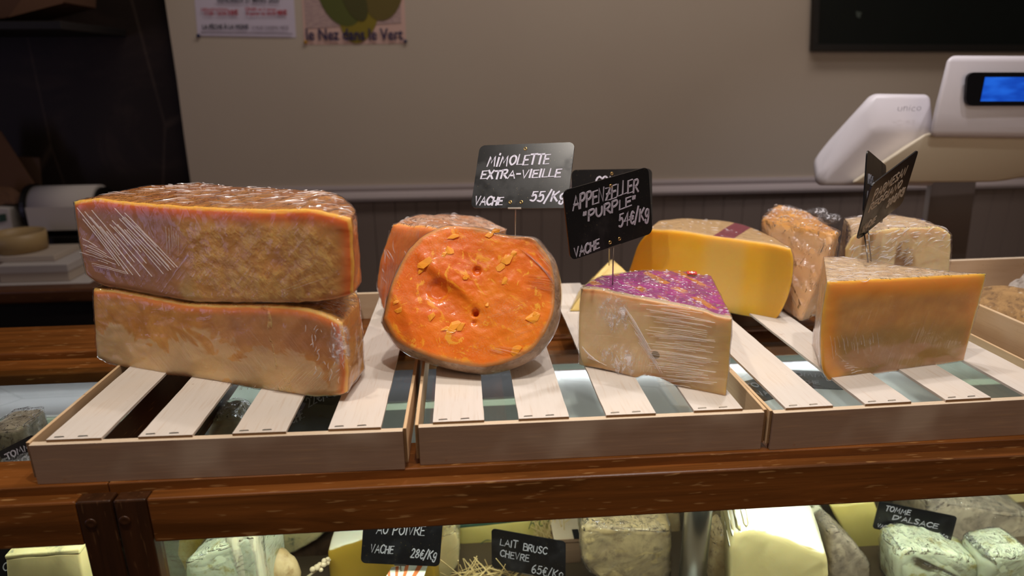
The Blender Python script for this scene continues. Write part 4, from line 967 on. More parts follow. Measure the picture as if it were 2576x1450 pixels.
glints('olive-ivory cheese wedge', 230, (.8, .3, 0), (.0015, .006), (.0003, .0009), 'z', 3, .7)
glints('ivory cheese wedge in crinkled', 50, (.9, .1, 0), (.004, .014), (.0005, .0013), 'z', 4, .6)
glints('ivory cheese wedge in crinkled', 100, (.8, 0, .5), (.004, .016), (.0005, .0014), 'y', 5, .5, lambda x, y, z: z > .62-.35*max(0, x-.5) and (x < .62 or z > .8))
glints('tall peach-coloured', 60, (.7, .5, 0), (.003, .010), (.0006, .0014), 'z', 6, .8)
glints('amber-brown leaning', 70, (1, .05, 0), (.006, .02), (.0003, .0008), 'z', 7, .3)
glints('film-wrapped orange cheese piece', 40, (-.25, 0, 1), (.006, .022), (.0004, .0011), 'y', 8, .2, lambda x, y, z: x < .45)
glints('film-wrapped orange cheese piece', 34, (.9, .3, 0), (.004, .010), (.0004, .0010), 'z', 9, .6)
glints('bright yellow cheese wedge', 36, (.9, -.2, 0), (.003, .010), (.0003, .0008), 'z', 10, .5)
glints('golden hard cheese block', 36, (.3, 0, 1), (.003, .010), (.0004, .0010), 'y', 11, .6, lambda x, y, z: x > .86 and .3 < z < .95)

# ------------------------------------------------------------------ price signs on the cheeses
sign((.1344, .1819, .3015), (.9053, -.4203, .0613), (.1697, .4901, .855), .13, .088,
     [('MiMOLETtE'.replace('t', 'T'), .115, .66, .765, .675, .155), ('EXTRA-VIEILLE', .065, .455, .90, .47, .12), ('VACHE', .035, .05, .335, .05, .12), ('55/Kg', .62, .10, .97, .10, .15)],
     'black price sign reading 55/Kg pinned into the leaning orange half cheese', pin=aty(1296, 592, .225), clip_u=.47)
sign((.2393, .1367, .26), (.8947, .422, .1466), (-.1335, -.0606, .9892), .13, .088,
     [('APPENZELLER', .085, .70, .86, .70, .18), ('"PURPLE"', .19, .49, .82, .515, .135), ('54\u20ac/Kg', .59, .245, .97, .245, .18), ('VACHE', .045, .03, .34, .045, .13)],
     'tilted black price sign reading 54€/Kg pinned into the purple-topped wedge', pin=atz(1541, 724, .1565), ink=CHALKG, eyelets=((.537, .88), (.47, .074), (.586, .08)), sw=.0028, clip_u=.52)
sign((.2993, .3919, .2346), (.9977, -.0676, .0091), (.009, .2636, .9646), .13, .088, [('COMTE', .30, .72, .68, .72, .14)],
     'black price sign mostly hidden behind the tilted 54€/Kg sign', pin=aty(1532, 668, .405), eyelets=((.5, .92),), clip_u=.47)
sign((.6475, .213, .2613), (.8009, .5271, .2843), (-.1066, -.3416, .9338), .13, .088,
     [('PARMESAN', .12, .66, .82, .68, .15), ('REGGIANO', .10, .46, .80, .47, .13), ('VACHE', .06, .10, .34, .10, .12), ('28\u20ac/Kg', .55, .22, .95, .24, .14)],
     'black price sign seen edge-on, front one of the pair over the leaning amber wedge', pin=(.6025, .162, .178), ink=simple('cream_chalk_ink', '#b5a596', .7), eyelets=(), clip_u=.16)
sign((.6548, .2552, .2629), (.6804, .6817, -.2689), (.0893, .2871, .9537), .13, .088, [('VACHE', .08, .50, .36, .52, .13), ('BREBIS', .12, .25, .45, .27, .12)],
     'dark smudged price sign behind the edge-on one over the leaning amber wedge', pin=(.610, .168, .178), ink=CHALKD, eyelets=(), clip_u=.2)

# ------------------------------------------------------------------ scale on the staff side
DESKW = oak('desk_wood', 'x', '#6b4020', '#4a2a12', '#8a6038')
rw = tag(box('worktop', .95, 2.6, .62, 1.05, -.155, -.12, DESKW, None, .004), 'wooden staff worktop under the white scale behind the counter', 'worktop')
WPL = simple('white_scale_plastic', '#dcd7dc', .35, spec=.4); GPL = simple('cream_scale_underside', '#d8ccb4', .45, spec=.4)
YS, YB = .72, .92
so = Vector((1.22, .80, -.12))
sc = thing('shop_scale', 'white shop scale with blue customer screen on a column', 'scale', so)
def S(px, py, y): return aty(px, py, y)-so
# ticket printer housing: front block, slanting side and underside
def hull_local(name, pts, mat, parent, bev, seg=4):
    bm = bmesh.new()
    for p in pts: bm.verts.new(p)
    bmesh.ops.convex_hull(bm, input=bm.verts); bmesh.ops.delete(bm, geom=[v for v in bm.verts if not v.link_faces], context='VERTS')
    bmesh.ops.dissolve_limit(bm, angle_limit=.05, verts=bm.verts, edges=bm.edges)
    bmesh.ops.bevel(bm, geom=list(bm.edges), offset=bev, segments=seg, affect='EDGES', profile=.5)
    return link(name, bm_mesh(bm, name, True), parent, mat)
hull_local('printer_housing', [S(2192, 236, .735), S(2338, 238, .735), S(2196, 326, .715), S(2346, 322, .715),
                               S(2044, 398, .77), S(2052, 468, .735), S(2350, 470, .735), S(2195, 236, .79), S(2338, 238, .79), S(2345, 300, .83), S(2052, 455, .83), S(2345, 455, .83)], WPL, sc, .011)
hull_local('display_housing', [S(2384, 140, .67), S(2830, 142, .67), S(2352, 268, .66), S(2830, 350, .655), S(2338, 345, .66),
                               S(2392, 140, .74), S(2830, 142, .74), S(2340, 345, .76), S(2830, 350, .76)], WPL, sc, .012)
hull_local('underside_tray', [S(2330, 335, .675), S(2830, 345, .675), S(2140, 462, .705), S(2505, 459, .705), S(2640, 415, .70), S(2830, 400, .70), S(2330, 335, .78), S(2830, 345, .78), S(2150, 440, .84), S(2830, 395, .84)], GPL, sc, .006)
SCRB = simple('black_screen_bezel', '#0b0a10', .15)
def rrect(px0, py0, px1, py1, y, r, skew=0):
    out = []
    for cx, cy, a0 in ((px1-r, py0+r, -90), (px1-r, py1-r, 0), (px0+r, py1-r, 90), (px0+r, py0+r, 180)):
        for k in range(6):
            a = math.radians(a0+k*18); out.append(S(cx+r*math.cos(a)+skew*(py1-cy-r*math.sin(a)), cy+r*math.sin(a), y))
    return out
prism('screen_bezel', rrect(2429, 182, 2826, 266, .6535, 18, .06), (0, .006, 0), SCRB, sc)
n = N('blue_screen'); v = n.noise(n.map(n.obj, (14, 1, 40)), 1., 2); c = n.mix(n.ss(v, .35, .7), lin('#0b3fae'), lin('#1d62d8'))
SCR = n.pbr(c, .2, emis=c, emis_s=.75)
prism('screen', [S(2479, 194, .6525), S(2790, 194, .6525), S(2785, 255, .6525), S(2467, 255, .6525)], (0, .002, 0), SCR, sc)
bm = bmesh.new(); a0 = S(2258, 279, .7135); wl = (S(2317, 279, .7135)-a0).length
write(bm, 'unico', 0, 0, wl, 0, .0085, .0011, lambda x, y, z: Vector((x, -z-.0008, y)), 0.)
o = link('lettering', bm_mesh(bm, 'lettering'), sc, simple('grey_print_logo', '#9d98a2', .5)); o.location = a0
SCOL = simple('scale_column_grey', '#6e625c', .25, spec=.6)
colm = hull_local('column', [S(2346, 440, .86), S(2458, 440, .86), S(2318, 660, .86), S(2428, 660, .86), S(2346, 440, .92), S(2458, 440, .92), S(2318, 660, .92), S(2428, 660, .92)], SCOL, sc, .003)
hull_local('column_edge', [S(2335, 440, .85), S(2347, 440, .85), S(2306, 660, .85), S(2318, 660, .85), S(2335, 440, .86), S(2347, 440, .86), S(2306, 660, .86), S(2318, 660, .86)], simple('column_edge_light', '#a9abb4', .25), sc, .001)
zc = S(2318, 660, .86).z
bx = S(2370, 660, .89); box('column_foot', bx.x-.05, bx.x+.05, bx.y-.05, bx.y+.05, .0, zc+.006, SCOL, sc, .004)
box('platter_base', bx.x-.16, bx.x+.16, bx.y-.10, bx.y+.10, .001, .03, WPL, sc, .006)

# ------------------------------------------------------------------ staff desk on the left
YD = 1.02; zd = aty(100, 731, YD).z
tag(box('worktop', -2.4, -.62, YD, WALLY-.01, zd-.035, zd, DESKW, None, .006), 'wooden staff worktop along the wall at far left', 'worktop')
tag(box('cabinet', -2.4, -.66, YD+.04, WALLY-.012, -1.25, zd-.0352, simple('dark_cabinet', '#1d1512', .6), None, .002), 'dark cabinet under the left staff worktop', 'cabinet')
PAPER = simple('white_paper', '#c9c2bd', .8); CREAM = simple('cream_box_board', '#c4b7a8', .7); KRAFT = simple('kraft_card', '#6d4c34', .8); BLK = simple('black_plastic', '#100e0e', .4)
def bx_px(name, label, cat, x0, x1, ytop, y0, y1, z0, mat, parent=None, bev=.002, rz=0, yref=None, group=None, lid=None):
    a = aty(x0, ytop, y0); b = aty(x1, ytop, y0); z1 = aty((x0+x1)/2, ytop, y0).z; c = Vector(((a.x+b.x)/2, (y0+y1)/2, z0)); w = (b.x-a.x)/2
    t_ = thing(name, label, cat, c, rz, group); box('body', -w, w, -(y1-y0)/2, (y1-y0)/2, 0, z1-z0, mat, t_, bev)
    if lid is not None: box('lid', -w-.002, w+.002, -(y1-y0)/2-.002, (y1-y0)/2+.002, (z1-z0)*.55, z1-z0+.001, lid, t_, bev)
    return t_, z1
_, z1 = bx_px('paper_stack', 'flat white paper stack lying on the left worktop under the boxes', 'paper', -40, 226, 716, 1.07, 1.26, zd, PAPER, bev=.001)
_, z2 = bx_px('gift_box', 'white card box on the paper stack, larger of the two boxes', 'box', -10, 168, 668, 1.09, 1.255, z1+.0005, CREAM, lid=PAPER)
_, z3 = bx_px('gift_box', 'white card box on the larger box, under the tape roll', 'box', -5, 136, 645, 1.12, 1.25, z2+.0015, CREAM)
cx = aty(52, 625, 1.19); q = Matrix.Identity(3); bm = bmesh.new(); hz = aty(52, 596, 1.13).z-z3-.0015
R0 = .062; lathe_bm(bm, [(R0*.93, 0), (R0*1.03, 0), (R0*1.05, hz*.5), (R0*1.07, hz), (R0*1.0, hz), (R0*.95, hz*.5), (R0*.93, 0.0)], q, (0, 0, 0), 40, False)
tag(link('tape_roll', bm_mesh(bm, 'tape_roll', True), None, simple('tape_tan', '#b59a6c', .45), (cx.x, 1.19, z3+.0022)), 'wide tan roll of tape standing on the white card box', 'tape roll')
# paper roll in its dark dispenser
a, b = aty(80, 525, 1.34), aty(262, 522, 1.38); r_ = .063; rc = Vector(((a.x+b.x)/2, 1.375, a.z-.004)); 
t = thing('paper_roll_dispenser', 'white paper roll in a black dispenser on the left worktop', 'paper roll', (rc.x, 1.375, zd)); hw = (b.x-a.x)/2
dz = rc.z-zd; bm = bmesh.new(); q = Matrix.Rotation(math.pi/2, 3, 'Y'); lathe_bm(bm, [(.018, -hw), (r_, -hw), (r_, hw), (.018, hw)], q, (0, 0, dz), 40)
o = link('paper_roll', bm_mesh(bm, 'paper_roll'), t, PAPER)
for p in o.data.polygons: p.use_smooth = len(p.vertices) == 4 and abs(p.normal.x) < .5
box('paper_sheet', -hw, hw, -r_-.0025, -r_-.0005, dz-.055, dz+.012, PAPER, t)
bm = bmesh.new(); lathe_bm(bm, [(r_*1.1, -.012), (r_*1.1, 0)], q, (-hw-.002, 0, dz), 32); link('side_cheek', bm_mesh(bm, 'side_cheek'), t, BLK)
bm = bmesh.new(); lathe_bm(bm, [(r_*.9, 0), (r_*.9, .012)], q, (hw+.002, 0, dz), 32); link('side_cheek', bm_mesh(bm, 'side_cheek'), t, BLK)
box('base', -hw-.03, hw+.06, -.10, .10, 0, .05, BLK, t, .006); box('cutter_bar', -hw-.01, hw+.02, -.08, -.066, .0505, .075, BLK, t, .003)
box('stand', -hw-.014, -hw-.003, -.05, .05, .0505, dz, BLK, t, .002); box('stand', hw+.003, hw+.014, -.05, .05, .0505, dz, BLK, t, .002)
# bags and cards at the far left
o = aty(20, 600, 1.30)
t = thing('paper_bag', 'white shopping bag with kraft crumpled top at the far left edge', 'bag', (o.x-.02, 1.33, zd))
def Lc(px, py, y): return aty(px, py, y)-Vector((o.x-.02, 1.33, zd))
prism('bag_body', [Lc(-60, 590, 1.32), Lc(34, 585, 1.32), Lc(22, 525, 1.32), Lc(-60, 520, 1.32)], (0, .08, 0), PAPER, t, .003)
box('bag_bottom', -.13, .05, -.02, .07, 0, Lc(0, 586, 1.32).z+.01, PAPER, t, .003)
prism('logo_print', [Lc(-2, 560, 1.317), Lc(16, 556, 1.317), Lc(13, 538, 1.317), Lc(-3, 540, 1.317)], (0, .002, 0), simple('green_print', '#2c4a3a', .7), t)
hull('kraft_crumple', [Lc(-40, 520, 1.34), Lc(40, 515, 1.34), Lc(62, 492, 1.36), Lc(30, 470, 1.37), Lc(-30, 462, 1.37), Lc(0, 500, 1.40), Lc(50, 500, 1.40)], KRAFT, t, .003, .004, 60, (0, 0, 0)).location = (0, 0, 0)
def card(name, label, pts, y, back, mat, yb=None):
    c = aty(pts[0][0], pts[0][1], y); tag(prism(name, [aty(px, py, y)-c for px, py in pts], back, mat), label, 'card'); COL.objects[-1].location = c
card('card_sheet', 'brown card sheet leaning diagonally at the far left', [(-80, 330), (0, 330), (95, 478), (95, 720), (-80, 720)], 1.43, (0, .004, 0), KRAFT)
card('card_sheet', 'small brown card standing behind the paper roll', [(45, 395), (98, 397), (104, 470), (104, 728), (45, 726)], 1.46, (0, .004, 0), simple('dark_kraft_card', '#523a2a', .8))
c = aty(70, 20, 1.30); pc = simple('carton_brown', '#5d3f2c', .8)
t = thing('carton', 'brown carton on a high shelf at the top left corner', 'carton', c)
prism('carton_body', [aty(-160, -60, 1.30)-c, aty(160, -60, 1.30)-c, aty(158, 6, 1.30)-c, aty(8, 47, 1.30)-c, aty(-160, 52, 1.30)-c], (0, .17, 0), pc, t, .002)
prism('flap', [aty(60, -10, 1.298)-c, aty(165, -30, 1.298)-c, aty(158, 8, 1.298)-c, aty(20, 44, 1.298)-c], (0, .002, 0), KRAFT, t)
sh = aty(70, 50, 1.29).z
tag(box('wall_shelf', -2.4, -.92, 1.20, 1.549, aty(-100, 58, 1.30).z-.022, aty(-100, 58, 1.30).z-.002, simple('black_shelf', '#120d0b', .6), None, .002), 'black wall shelf under the carton at the top left', 'shelf')

# ------------------------------------------------------------------ brown rinds in the open crate
RB = rind('brown_rough_rind', '#8a6a45', '#b08a58', '#6a5038', .8, (40, 40, 40), 1., spots='#c9b292')
RG = rind('grey_white_rind', '#a89c90', '#c9c0b6', '#7d7064', .8, (40, 40, 40), 1.)
def lump(name, label, cat, c, r, mats, seed, rot=(0, 0, 0), amp=.25, group=None, fq=1.5):
    bm = bmesh.new(); bmesh.ops.create_icosphere(bm, subdivisions=4, radius=1.0); m = Matrix.Rotation(rot[2], 3, 'Z')@Matrix.Rotation(rot[1], 3, 'Y')@Matrix.Rotation(rot[0], 3, 'X')
    for v in bm.verts:
        d = 1+amp*mnoise.fractal(v.co*fq+Vector((seed, seed, 0)), .7, 2.2, 4); v.co = m@Vector((v.co.x*r[0]*d, v.co.y*r[1]*d, v.co.z*r[2]*d))
    return tag(link(name, bm_mesh(bm, name, True), None, mats, c), label, cat, group)
zc4 = .0045
lump('rind_cheese', 'long brown rough-rinded cheese lying in the open crate', 'cheese', (.915, .235, zc4+.050), (.060, .11, .048), RB, 1.2, (0, 0, .5), .16)
lump('rind_cheese', 'small grey-white mould-rinded cheese by the crate side', 'cheese', (.864, .135, zc4+.040), (.019, .05, .034), RG, 4.4, (0, 0, .1), .2)
lump('rind_cheese', 'grey lumpy cheese at the right picture edge in the open crate', 'cheese', (1.03, .33, zc4+.050), (.05, .05, .048), RG, 7.7, (0, 0, 0), .2)
lump('rind_cheese', 'dark brown cheese at the right picture edge behind the long brown one', 'cheese', (1.10, .385, zc4+.065), (.05, .05, .062), RB, 9.7, (0, 0, 0), .2)

# ------------------------------------------------------------------ inside the display case
CF = -.3995
def paste2(name, a, b, hi=None, gloss=.4, top=None):
    n = N(name); g = n.noise(n.obj, 18, 4, .6, .5); c = n.mix(g, lin(a), lin(b))
    if hi: c = n.mix(n.ss(n.noise(n.map(n.obj, loc=(4, 2, 1)), 30, 4, .65), .52, .66), c, lin(hi))
    if top: c = n.mix(n.ss(n.sep(n.nrm)[2], .45, .65), c, lin(top))
    return n.pbr(c, gloss, n.bump(g, .3, .003), sss=.15)
PALE = paste2('pale_butter_paste', '#dccb98', '#cdb880'); PALEW = paste2('white_butter_rind', '#e2dfc8', '#d0c8a4'); OCHRE = paste2('ochre_paste', '#b8963a', '#a8862c', top='#e4dfc8'); PALET = paste2('ivory_paste_white_top', '#cfc08e', '#bcab74', top='#ece8d8')
GREENW = paste2('blue_green_paste', '#ced2bc', '#bcc2a0', '#a39a62'); BROWNR = rind('brown_wrapped_rind', '#7d6a4c', '#a08c64', '#574632', .4, (25, 25, 25), .7); GREYR = rind('grey_wrapped_rind', '#8a7c6c', '#b8a892', '#6a5c50', .4, (25, 25, 25), .7)
TANR = rind('tan_wrapped_rind', '#b89a6a', '#d0b88c', '#927348', .4, (25, 25, 25), .6); BLUEV = paste2('blue_veined_paste', '#d8cc9c', '#c0b078', '#5c6a5c'); DRK = rind('dark_bark_rind', '#3a2a20', '#5a4030', '#2a1c14', .6, (30, 30, 30), .6)
YELW = paste2('yellow_green_wheel_paste', '#cdbc74', '#bcaa5c'); GRT = simple('dark_green_wax_top', '#3d5a4a', .4); WRC = wrap_mat('film_case', .7, .5, .08, .12, bumps=.9, gloss=1.3)
def case_cheese(label, px, y, depth, mats, wrap=False, dx=0., bev=.008, amp=.0015, rise=0., name='case_cheese', group='cheeses in the display case', floor=True, lid=None):
    """front outline seen in the picture at distance y, with real thickness behind it, standing on the case floor"""
    P = [aty(a, b, y) for a, b in px]; xs_ = [p.x for p in P]; c = Vector(((min(xs_)+max(xs_))/2, y, CF))
    if floor:
        lo = sorted(P, key=lambda p: p.z)[:2]; P = P+[Vector((q.x, y, CF)) for q in lo]
    pts = [p-c for p in P]+[p-c+Vector((dx, depth, rise*(p.z-CF > .05))) for p in P]
    t = thing(name, label, 'cheese', c, 0, group)
    hull('cut_block', pts, mats, t, bev, amp, 40, (0, 0, 0), 2).location = (0, 0, 0)
    if wrap:
        m = sum(pts, Vector())/len(pts); hull('plastic_wrap', [m+(p-m)*1.012+(p-m).normalized()*.001 for p in pts], WRC, t, bev, .0028, 70, (0, 0, 0), 3).location = (0, 0, 0)
    if lid is not None:
        top = [p for p in pts if p.z > max(q.z for q in pts)-.02-abs(rise)]
        hull('top_rind', [p+Vector((0, 0, o_)) for p in top for o_ in (-.003, .004)], lid, t, .002, .0008, 60, (0, 0, 0), 2).location = (0, 0, 0)
    return t, c
case_cheese('pale yellow cheese block with blue-flecked film top at lower left corner', [(12, 1406), (200, 1390), (202, 1500), (16, 1500)], .10, .09, PALE, False, .01, .004, .001, .012, lid=BLUEV)
case_cheese('ochre wheel standing behind the left glass divider', [(448, 1356), (500, 1350), (512, 1380), (506, 1402), (470, 1414), (445, 1400)], .30, .05, OCHRE, False, .0, .006, .001)
case_cheese('pale blue-green wrapped cheese wedge left of the brown disc', [(466, 1412), (505, 1396), (560, 1376), (600, 1356), (632, 1350), (644, 1400), (652, 1470), (462, 1470)], .16, .08, GREENW, True, .02)
lump('case_cheese', 'small brown disc-shaped cheese below the blue-veined half', 'cheese', aty(665, 1468, .20)+Vector((0, .02, 0)), (.050, .025, .050), TANR, 3.3, (0, 0, 0), .06, 'cheeses in the display case')
case_cheese('blue-veined half cheese on dark bark rind near the left glass divider', [(662, 1340), (660, 1412), (692, 1408), (745, 1390), (795, 1362), (830, 1330), (760, 1318)], .33, .06, BLUEV, True, .0, .006, .0015, floor=False)
case_cheese('dark bark-like loaf under the blue-veined half cheese', [(690, 1425), (760, 1400), (815, 1366), (850, 1330), (862, 1400), (830, 1440), (740, 1460)], .36, .07, DRK, False, .0, .012, .003)
case_cheese('large ochre wedge with pale top behind the AU POIVRE sign', [(822, 1388), (880, 1366), (960, 1345), (1050, 1345), (1090, 1420), (1100, 1490), (830, 1490)], .25, .10, OCHRE, False, .01, .006, .001, .02)
case_cheese('narrow pale yellow wedge right of the AU POIVRE sign', [(1112, 1350), (1146, 1338), (1157, 1372), (1152, 1425), (1118, 1470), (1080, 1490)], .285, .09, PALE, True, .0, .004, .001)
t, c = case_cheese('yellow wheel with dark green top and green scrawl behind the two middle signs', [(1150, 1328), (1260, 1312), (1400, 1300), (1402, 1420), (1270, 1432), (1155, 1432)], .37, .09, YELW, False, .0, .010, .001, .0, lid=GRT)
bm = bmesh.new()
for (x0, y0, w_, h_) in ((1200, 1395, 40, .024), (1330, 1330, 34, .022)):
    a = aty(x0, y0, .3665)-c; k = w_/1709*1.17
    write(bm, 'Su' if x0 < 1300 else 'Ren'.replace('e', 'o'), a.x, a.z, a.x+k*2, a.z+k*.4, h_, .0012, lambda x, y, z: Vector((x, -.0045-z, y)), .5)
link('scrawl', bm_mesh(bm, 'scrawl'), t, simple('green_ink', '#2c5648', .6))
case_cheese('pale round cheese in the back beside the straw', [(1426, 1318), (1440, 1300), (1480, 1296), (1484, 1350), (1436, 1352)], .40, .05, PALE, False, .0, .010)
case_cheese('big brown wrapped cheese block in front of the steel post', [(1462, 1352), (1470, 1325), (1560, 1336), (1640, 1350), (1688, 1335), (1690, 1440), (1600, 1480), (1464, 1430)], .19, .10, BROWNR, True, .012, .010, .003, .022)
case_cheese('pale wrapped cheese behind the big brown block', [(1600, 1292), (1710, 1284), (1714, 1352), (1605, 1352)], .37, .07, TANR, True)
case_cheese('tan cheese right of the steel post in the back', [(1786, 1284), (1842, 1276), (1845, 1350), (1790, 1365)], .36, .06, TANR, True)
case_cheese('ivory half-round wedge with glossy white top, front of the right display', [(1836, 1400), (1838, 1372), (1850, 1345), (1870, 1334), (1890, 1331), (1950, 1346), (2020, 1372), (2078, 1398), (2086, 1420), (2088, 1450), (2070, 1490), (1850, 1490)], .15, .09, PALET, False, .015, .010, .001, .034)
case_cheese('ivory half-round wedge behind the glossy-topped one', [(1858, 1300), (1880, 1280), (2050, 1270), (2078, 1290), (2082, 1350), (2060, 1380), (1870, 1380)], .28, .06, PALEW, True, .0, .008)
case_cheese('tan film-wrapped cheese left of the glossy-topped ivory wedge', [(1786, 1440), (1800, 1370), (1830, 1330), (1842, 1420), (1840, 1480), (1786, 1480)], .20, .05, TANR, True)
case_cheese('brown film-wrapped cheese right of the glossy-topped ivory wedge', [(2086, 1350), (2110, 1330), (2160, 1380), (2192, 1420), (2190, 1480), (2090, 1480)], .21, .06, GREYR, True)
case_cheese('tall yellow slanted wedge beside the D\'ALSACE sign', [(2086, 1276), (2200, 1262), (2222, 1340), (2242, 1395), (2212, 1440), (2180, 1440)], .30, .08, YELW, False, .02, .005, .001, .01)
case_cheese('large grey-brown wrapped wheel behind the D\'ALSACE sign', [(2336, 1290), (2380, 1262), (2600, 1296), (2600, 1420), (2400, 1410), (2340, 1380)], .30, .12, GREYR, True, .0, .012, .003, .02)
case_cheese('blue-green wrapped cheese below the D\'ALSACE sign', [(2256, 1400), (2290, 1382), (2340, 1384), (2370, 1402), (2420, 1400), (2476, 1424), (2490, 1480), (2264, 1480)], .17, .07, GREENW, True, .01, .012, .003)
case_cheese('white and green cheese at the lower right corner', [(2484, 1420), (2510, 1396), (2600, 1385), (2610, 1480), (2490, 1480)], .15, .07, GREENW, True, .0, .016)
case_cheese('pale green-white cheese at right under the oak rail', [(2440, 1246), (2620, 1226), (2620, 1292), (2520, 1276)], .40, .06, PALE, False)
# small wooden box in the case
c = aty(1430, 1400, .30); t = thing('wooden_box', 'small pale wooden box standing behind the LAIT BRUSC sign', 'box', (c.x, .30, CF)); a, b = aty(1395, 1366, .30), aty(1462, 1366, .30); hx = (b.x-a.x)/2; hz = a.z-CF
box('body', -hx, hx, 0, .08, 0, hz, WX, t, .002); box('lid', -hx-.003, hx+.003, -.003, .083, hz+.0003, hz+.008, WX, t, .001)
box('slot', -hx+.032, hx-.004, -.004, .02, hz+.0082, hz+.010, BLK, t)
# steel post
a = aty(1752, 1340, .17); t = thing('steel_post', 'brushed steel post inside the display right of the big brown cheese', 'post', (a.x, .17, CF)); cyl('tube', (0, 0, .004), (0, 0, -.0465-CF-.005), .0205, STEEL, t, n=32); cyl('foot', (0, 0, 0), (0, 0, .006), .034, STEEL, t, n=32)
# glass divider with steel edge near the left stile
a = aty(410, 1400, .10); t = thing('glass_divider', 'grey-edged glass divider inside the display beside the left stile', 'divider', (a.x, .06, CF))
box('pane', -.002, .002, 0, .25, 0, .27, GLASS, t); box('edge_profile', -.012, .008, -.012, -.0005, 0, .28, simple('grey_metal_profile', '#6f6a62', .35, metal=.6), t, .002)
# straw
rng = random.Random(2); STRAW = simple('straw', '#cdb27a', .7); bm = bmesh.new()
for cx_, cy_, yy, sp, m_ in ((1385, 1340, .345, 36, 60), (1210, 1455, .24, 70, 70), (1320, 1460, .25, 60, 50)):
    for k in range(m_):
        p = aty(cx_+rng.uniform(-sp, sp), cy_+rng.uniform(-25, 40), yy+rng.uniform(-.02, .02)); d = Vector((rng.uniform(-.4, .4), rng.uniform(-.3, .3), rng.uniform(.2, 1) if cx_ == 1385 else rng.uniform(-.3, .3))).normalized()*rng.uniform(.02, .045)
        cyl_bm(bm, p-d, p+d, .0009, .0007, 5)
tag(link('straw', bm_mesh(bm, 'straw'), None, STRAW), 'loose straw strewn between the cheeses inside the display', 'straw', None, 'stuff')
bm = bmesh.new(); p0 = aty(770, 1455, .22); p1 = aty(832, 1408, .24)
cyl_bm(bm, p0, p1, .0022, .0016, 8)
for k in range(9):
    q = p0.lerp(p1, .35+.07*k)+Vector((rng.uniform(-.005, .005), rng.uniform(-.004, .004), rng.uniform(-.003, .009))); r_ = rng.uniform(.0035, .0055)
    m4 = Matrix.Translation(q); bmesh.ops.create_icosphere(bm, subdivisions=2, radius=r_, matrix=m4)
tag(link('dried_sprig', bm_mesh(bm, 'dried_sprig', True), None, simple('dried_sprig', '#cbb89a', .8)), 'pale dried sprig lying left of the large ochre wedge', 'sprig')
# fan-striped card
q = [aty(px, py, yy) for px, py, yy in ((960, 1470, .185), (985, 1428, .205), (1080, 1412, .205), (1060, 1470, .185))]; c = q[0]
n = N('white_card_orange_rays'); x, y, z = n.sep(n.obj); an = n.math('ARCTAN2', n.add(z, .03), n.sub(x, .020)); st = n.math('FRACT', n.mul(an, 3.2)); STR = n.pbr(n.mix(n.ss(st, .62, .66), lin('#e8ead8'), lin('#d8743a')), .5)
tag(prism('striped_card', [p-c for p in q], (0, .0012, -.0008), STR), 'white card with orange rays below the AU POIVRE sign', 'card').location = c
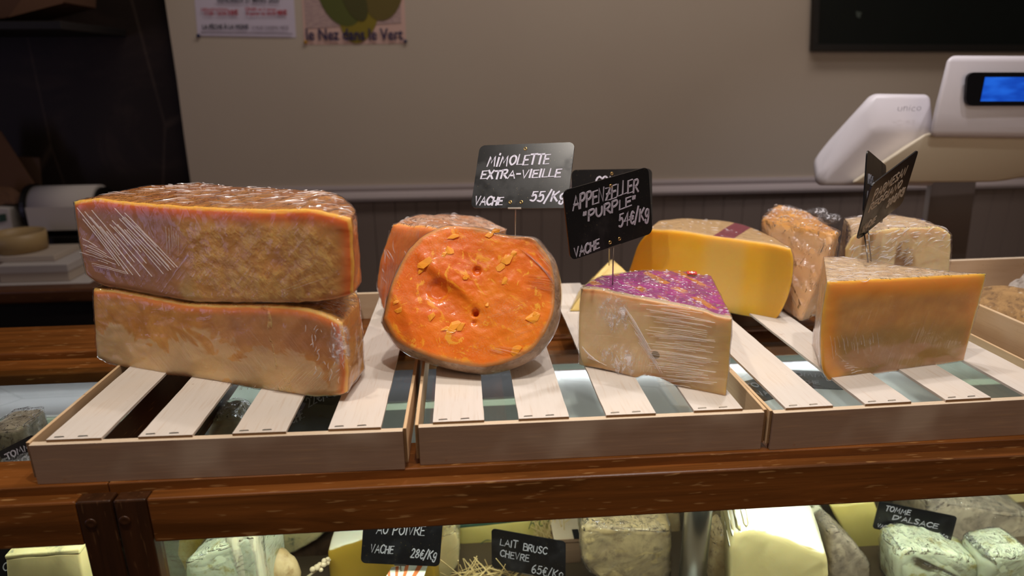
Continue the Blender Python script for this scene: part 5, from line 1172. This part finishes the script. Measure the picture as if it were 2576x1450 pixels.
# signs in the case
def csign(px, py, y, r, u, w, h, lines, label, pinpx=None):
    c = aty(px, py, y); pin = None
    if pinpx: pin = aty(pinpx[0], pinpx[1], y+.012)
    return sign(c, r, u, w, h, lines, label, pin=pin, ink=CHALKD, eyelets=(), sw=.0017, clip_u=.5)
csign(1012, 1352, .20, (.985, -.03, -.10), (.11, .25, .96), .120, .086, [('POMME', .35, .86, .75, .86, .14), ('AU POIVRE', .17, .55, .78, .555, .16), ('VACHE', .11, .20, .40, .20, .14), ('28\u20ac/Kg', .62, .14, .95, .12, .16)], 'black price sign reading AU POIVRE inside the display', (1010, 1480))
csign(1328, 1396, .21, (.905, -.419, .06), (-.02, .2, .98), .124, .066, [('LAiT'.replace('i', 'I'), .12, .62, .36, .62, .17), ('BRUSC', .44, .60, .76, .60, .17), ('CHEVRE', .12, .33, .52, .33, .16), ('65\u20ac/Kg', .55, .06, .97, .04, .22)], 'black price sign reading LAIT BRUSC CHEVRE inside the display', (1335, 1490))
csign(2300, 1315, .235, (.9596, -.2603, -.12), (.1461, .1357, .9799), .124, .050, [('TOMME', .10, .72, .42, .72, .17), ('D\'ALSACE', .22, .45, .80, .45, .17), ('VACHE', .05, .08, .25, .08, .12), ('42\u20ac/Kg', .62, .10, .95, .10, .2)], 'black price sign reading D\'ALSACE inside the right display', (2300, 1460))
csign(-22, 1428, .15, (1, 0, 0), (0, .2, .98), .10, .11, [('CACIO', .72, .86, 1.1, .86, .10), ('CACIO', .66, .45, 1.0, .45, .10), ('A LA', .70, .22, 1.0, .22, .09)], 'black price sign cut by the left picture edge behind the pale block')
# things seen through the glass top
csign(778, 1038, .20, (.85, .30, .30), (-.20, .4, .85), .10, .07, [('VACHE', .08, .45, .42, .45, .16), ('22\u20ac/Kg', .52, .60, .95, .62, .18)], 'dark price sign reading VACHE seen through the glass under the left crate')
csign(58, 1146, .075, (.75, .55, .25), (-.3, .3, .9), .038, .034, [('TOMME', .1, .6, .9, .6, .2), ('VACHE', .1, .25, .8, .25, .2)], 'small dark price sign seen through the glass beside the left crate')
case_cheese('film-wrapped cheese seen through the glass at far left', [(-40, 1085), (48, 1078), (60, 1150), (-40, 1160)], .14, .06, GREYR, True)
case_cheese('crumpled white wrapped cheese seen through the glass under the left crate', [(520, 1062), (560, 1046), (605, 1058), (612, 1100), (520, 1100)], .16, .06, PALEW, True, .0, .012, .004)
for px, py, yy, tw, lb in ((1935, 975, .235, .35, 'dark chalk-lettered sign lying on the white board under the right crate'), (2040, 955, .235, -.2, 'second dark chalk-lettered sign lying on the white board, right of the first')):
    c = aty(px, py, .24); c.z = -.0445; c.y = atz(px, py, -.0445).y; c.x = atz(px, py, -.0445).x
    sign(c, (math.cos(tw), math.sin(tw), 0), (-math.sin(tw), math.cos(tw), .02), .085, .062, [('TOMME', .1, .62, .9, .62, .2), ('VACHE', .1, .2, .6, .2, .18)], lb, None, CHALKD, .0022, ())
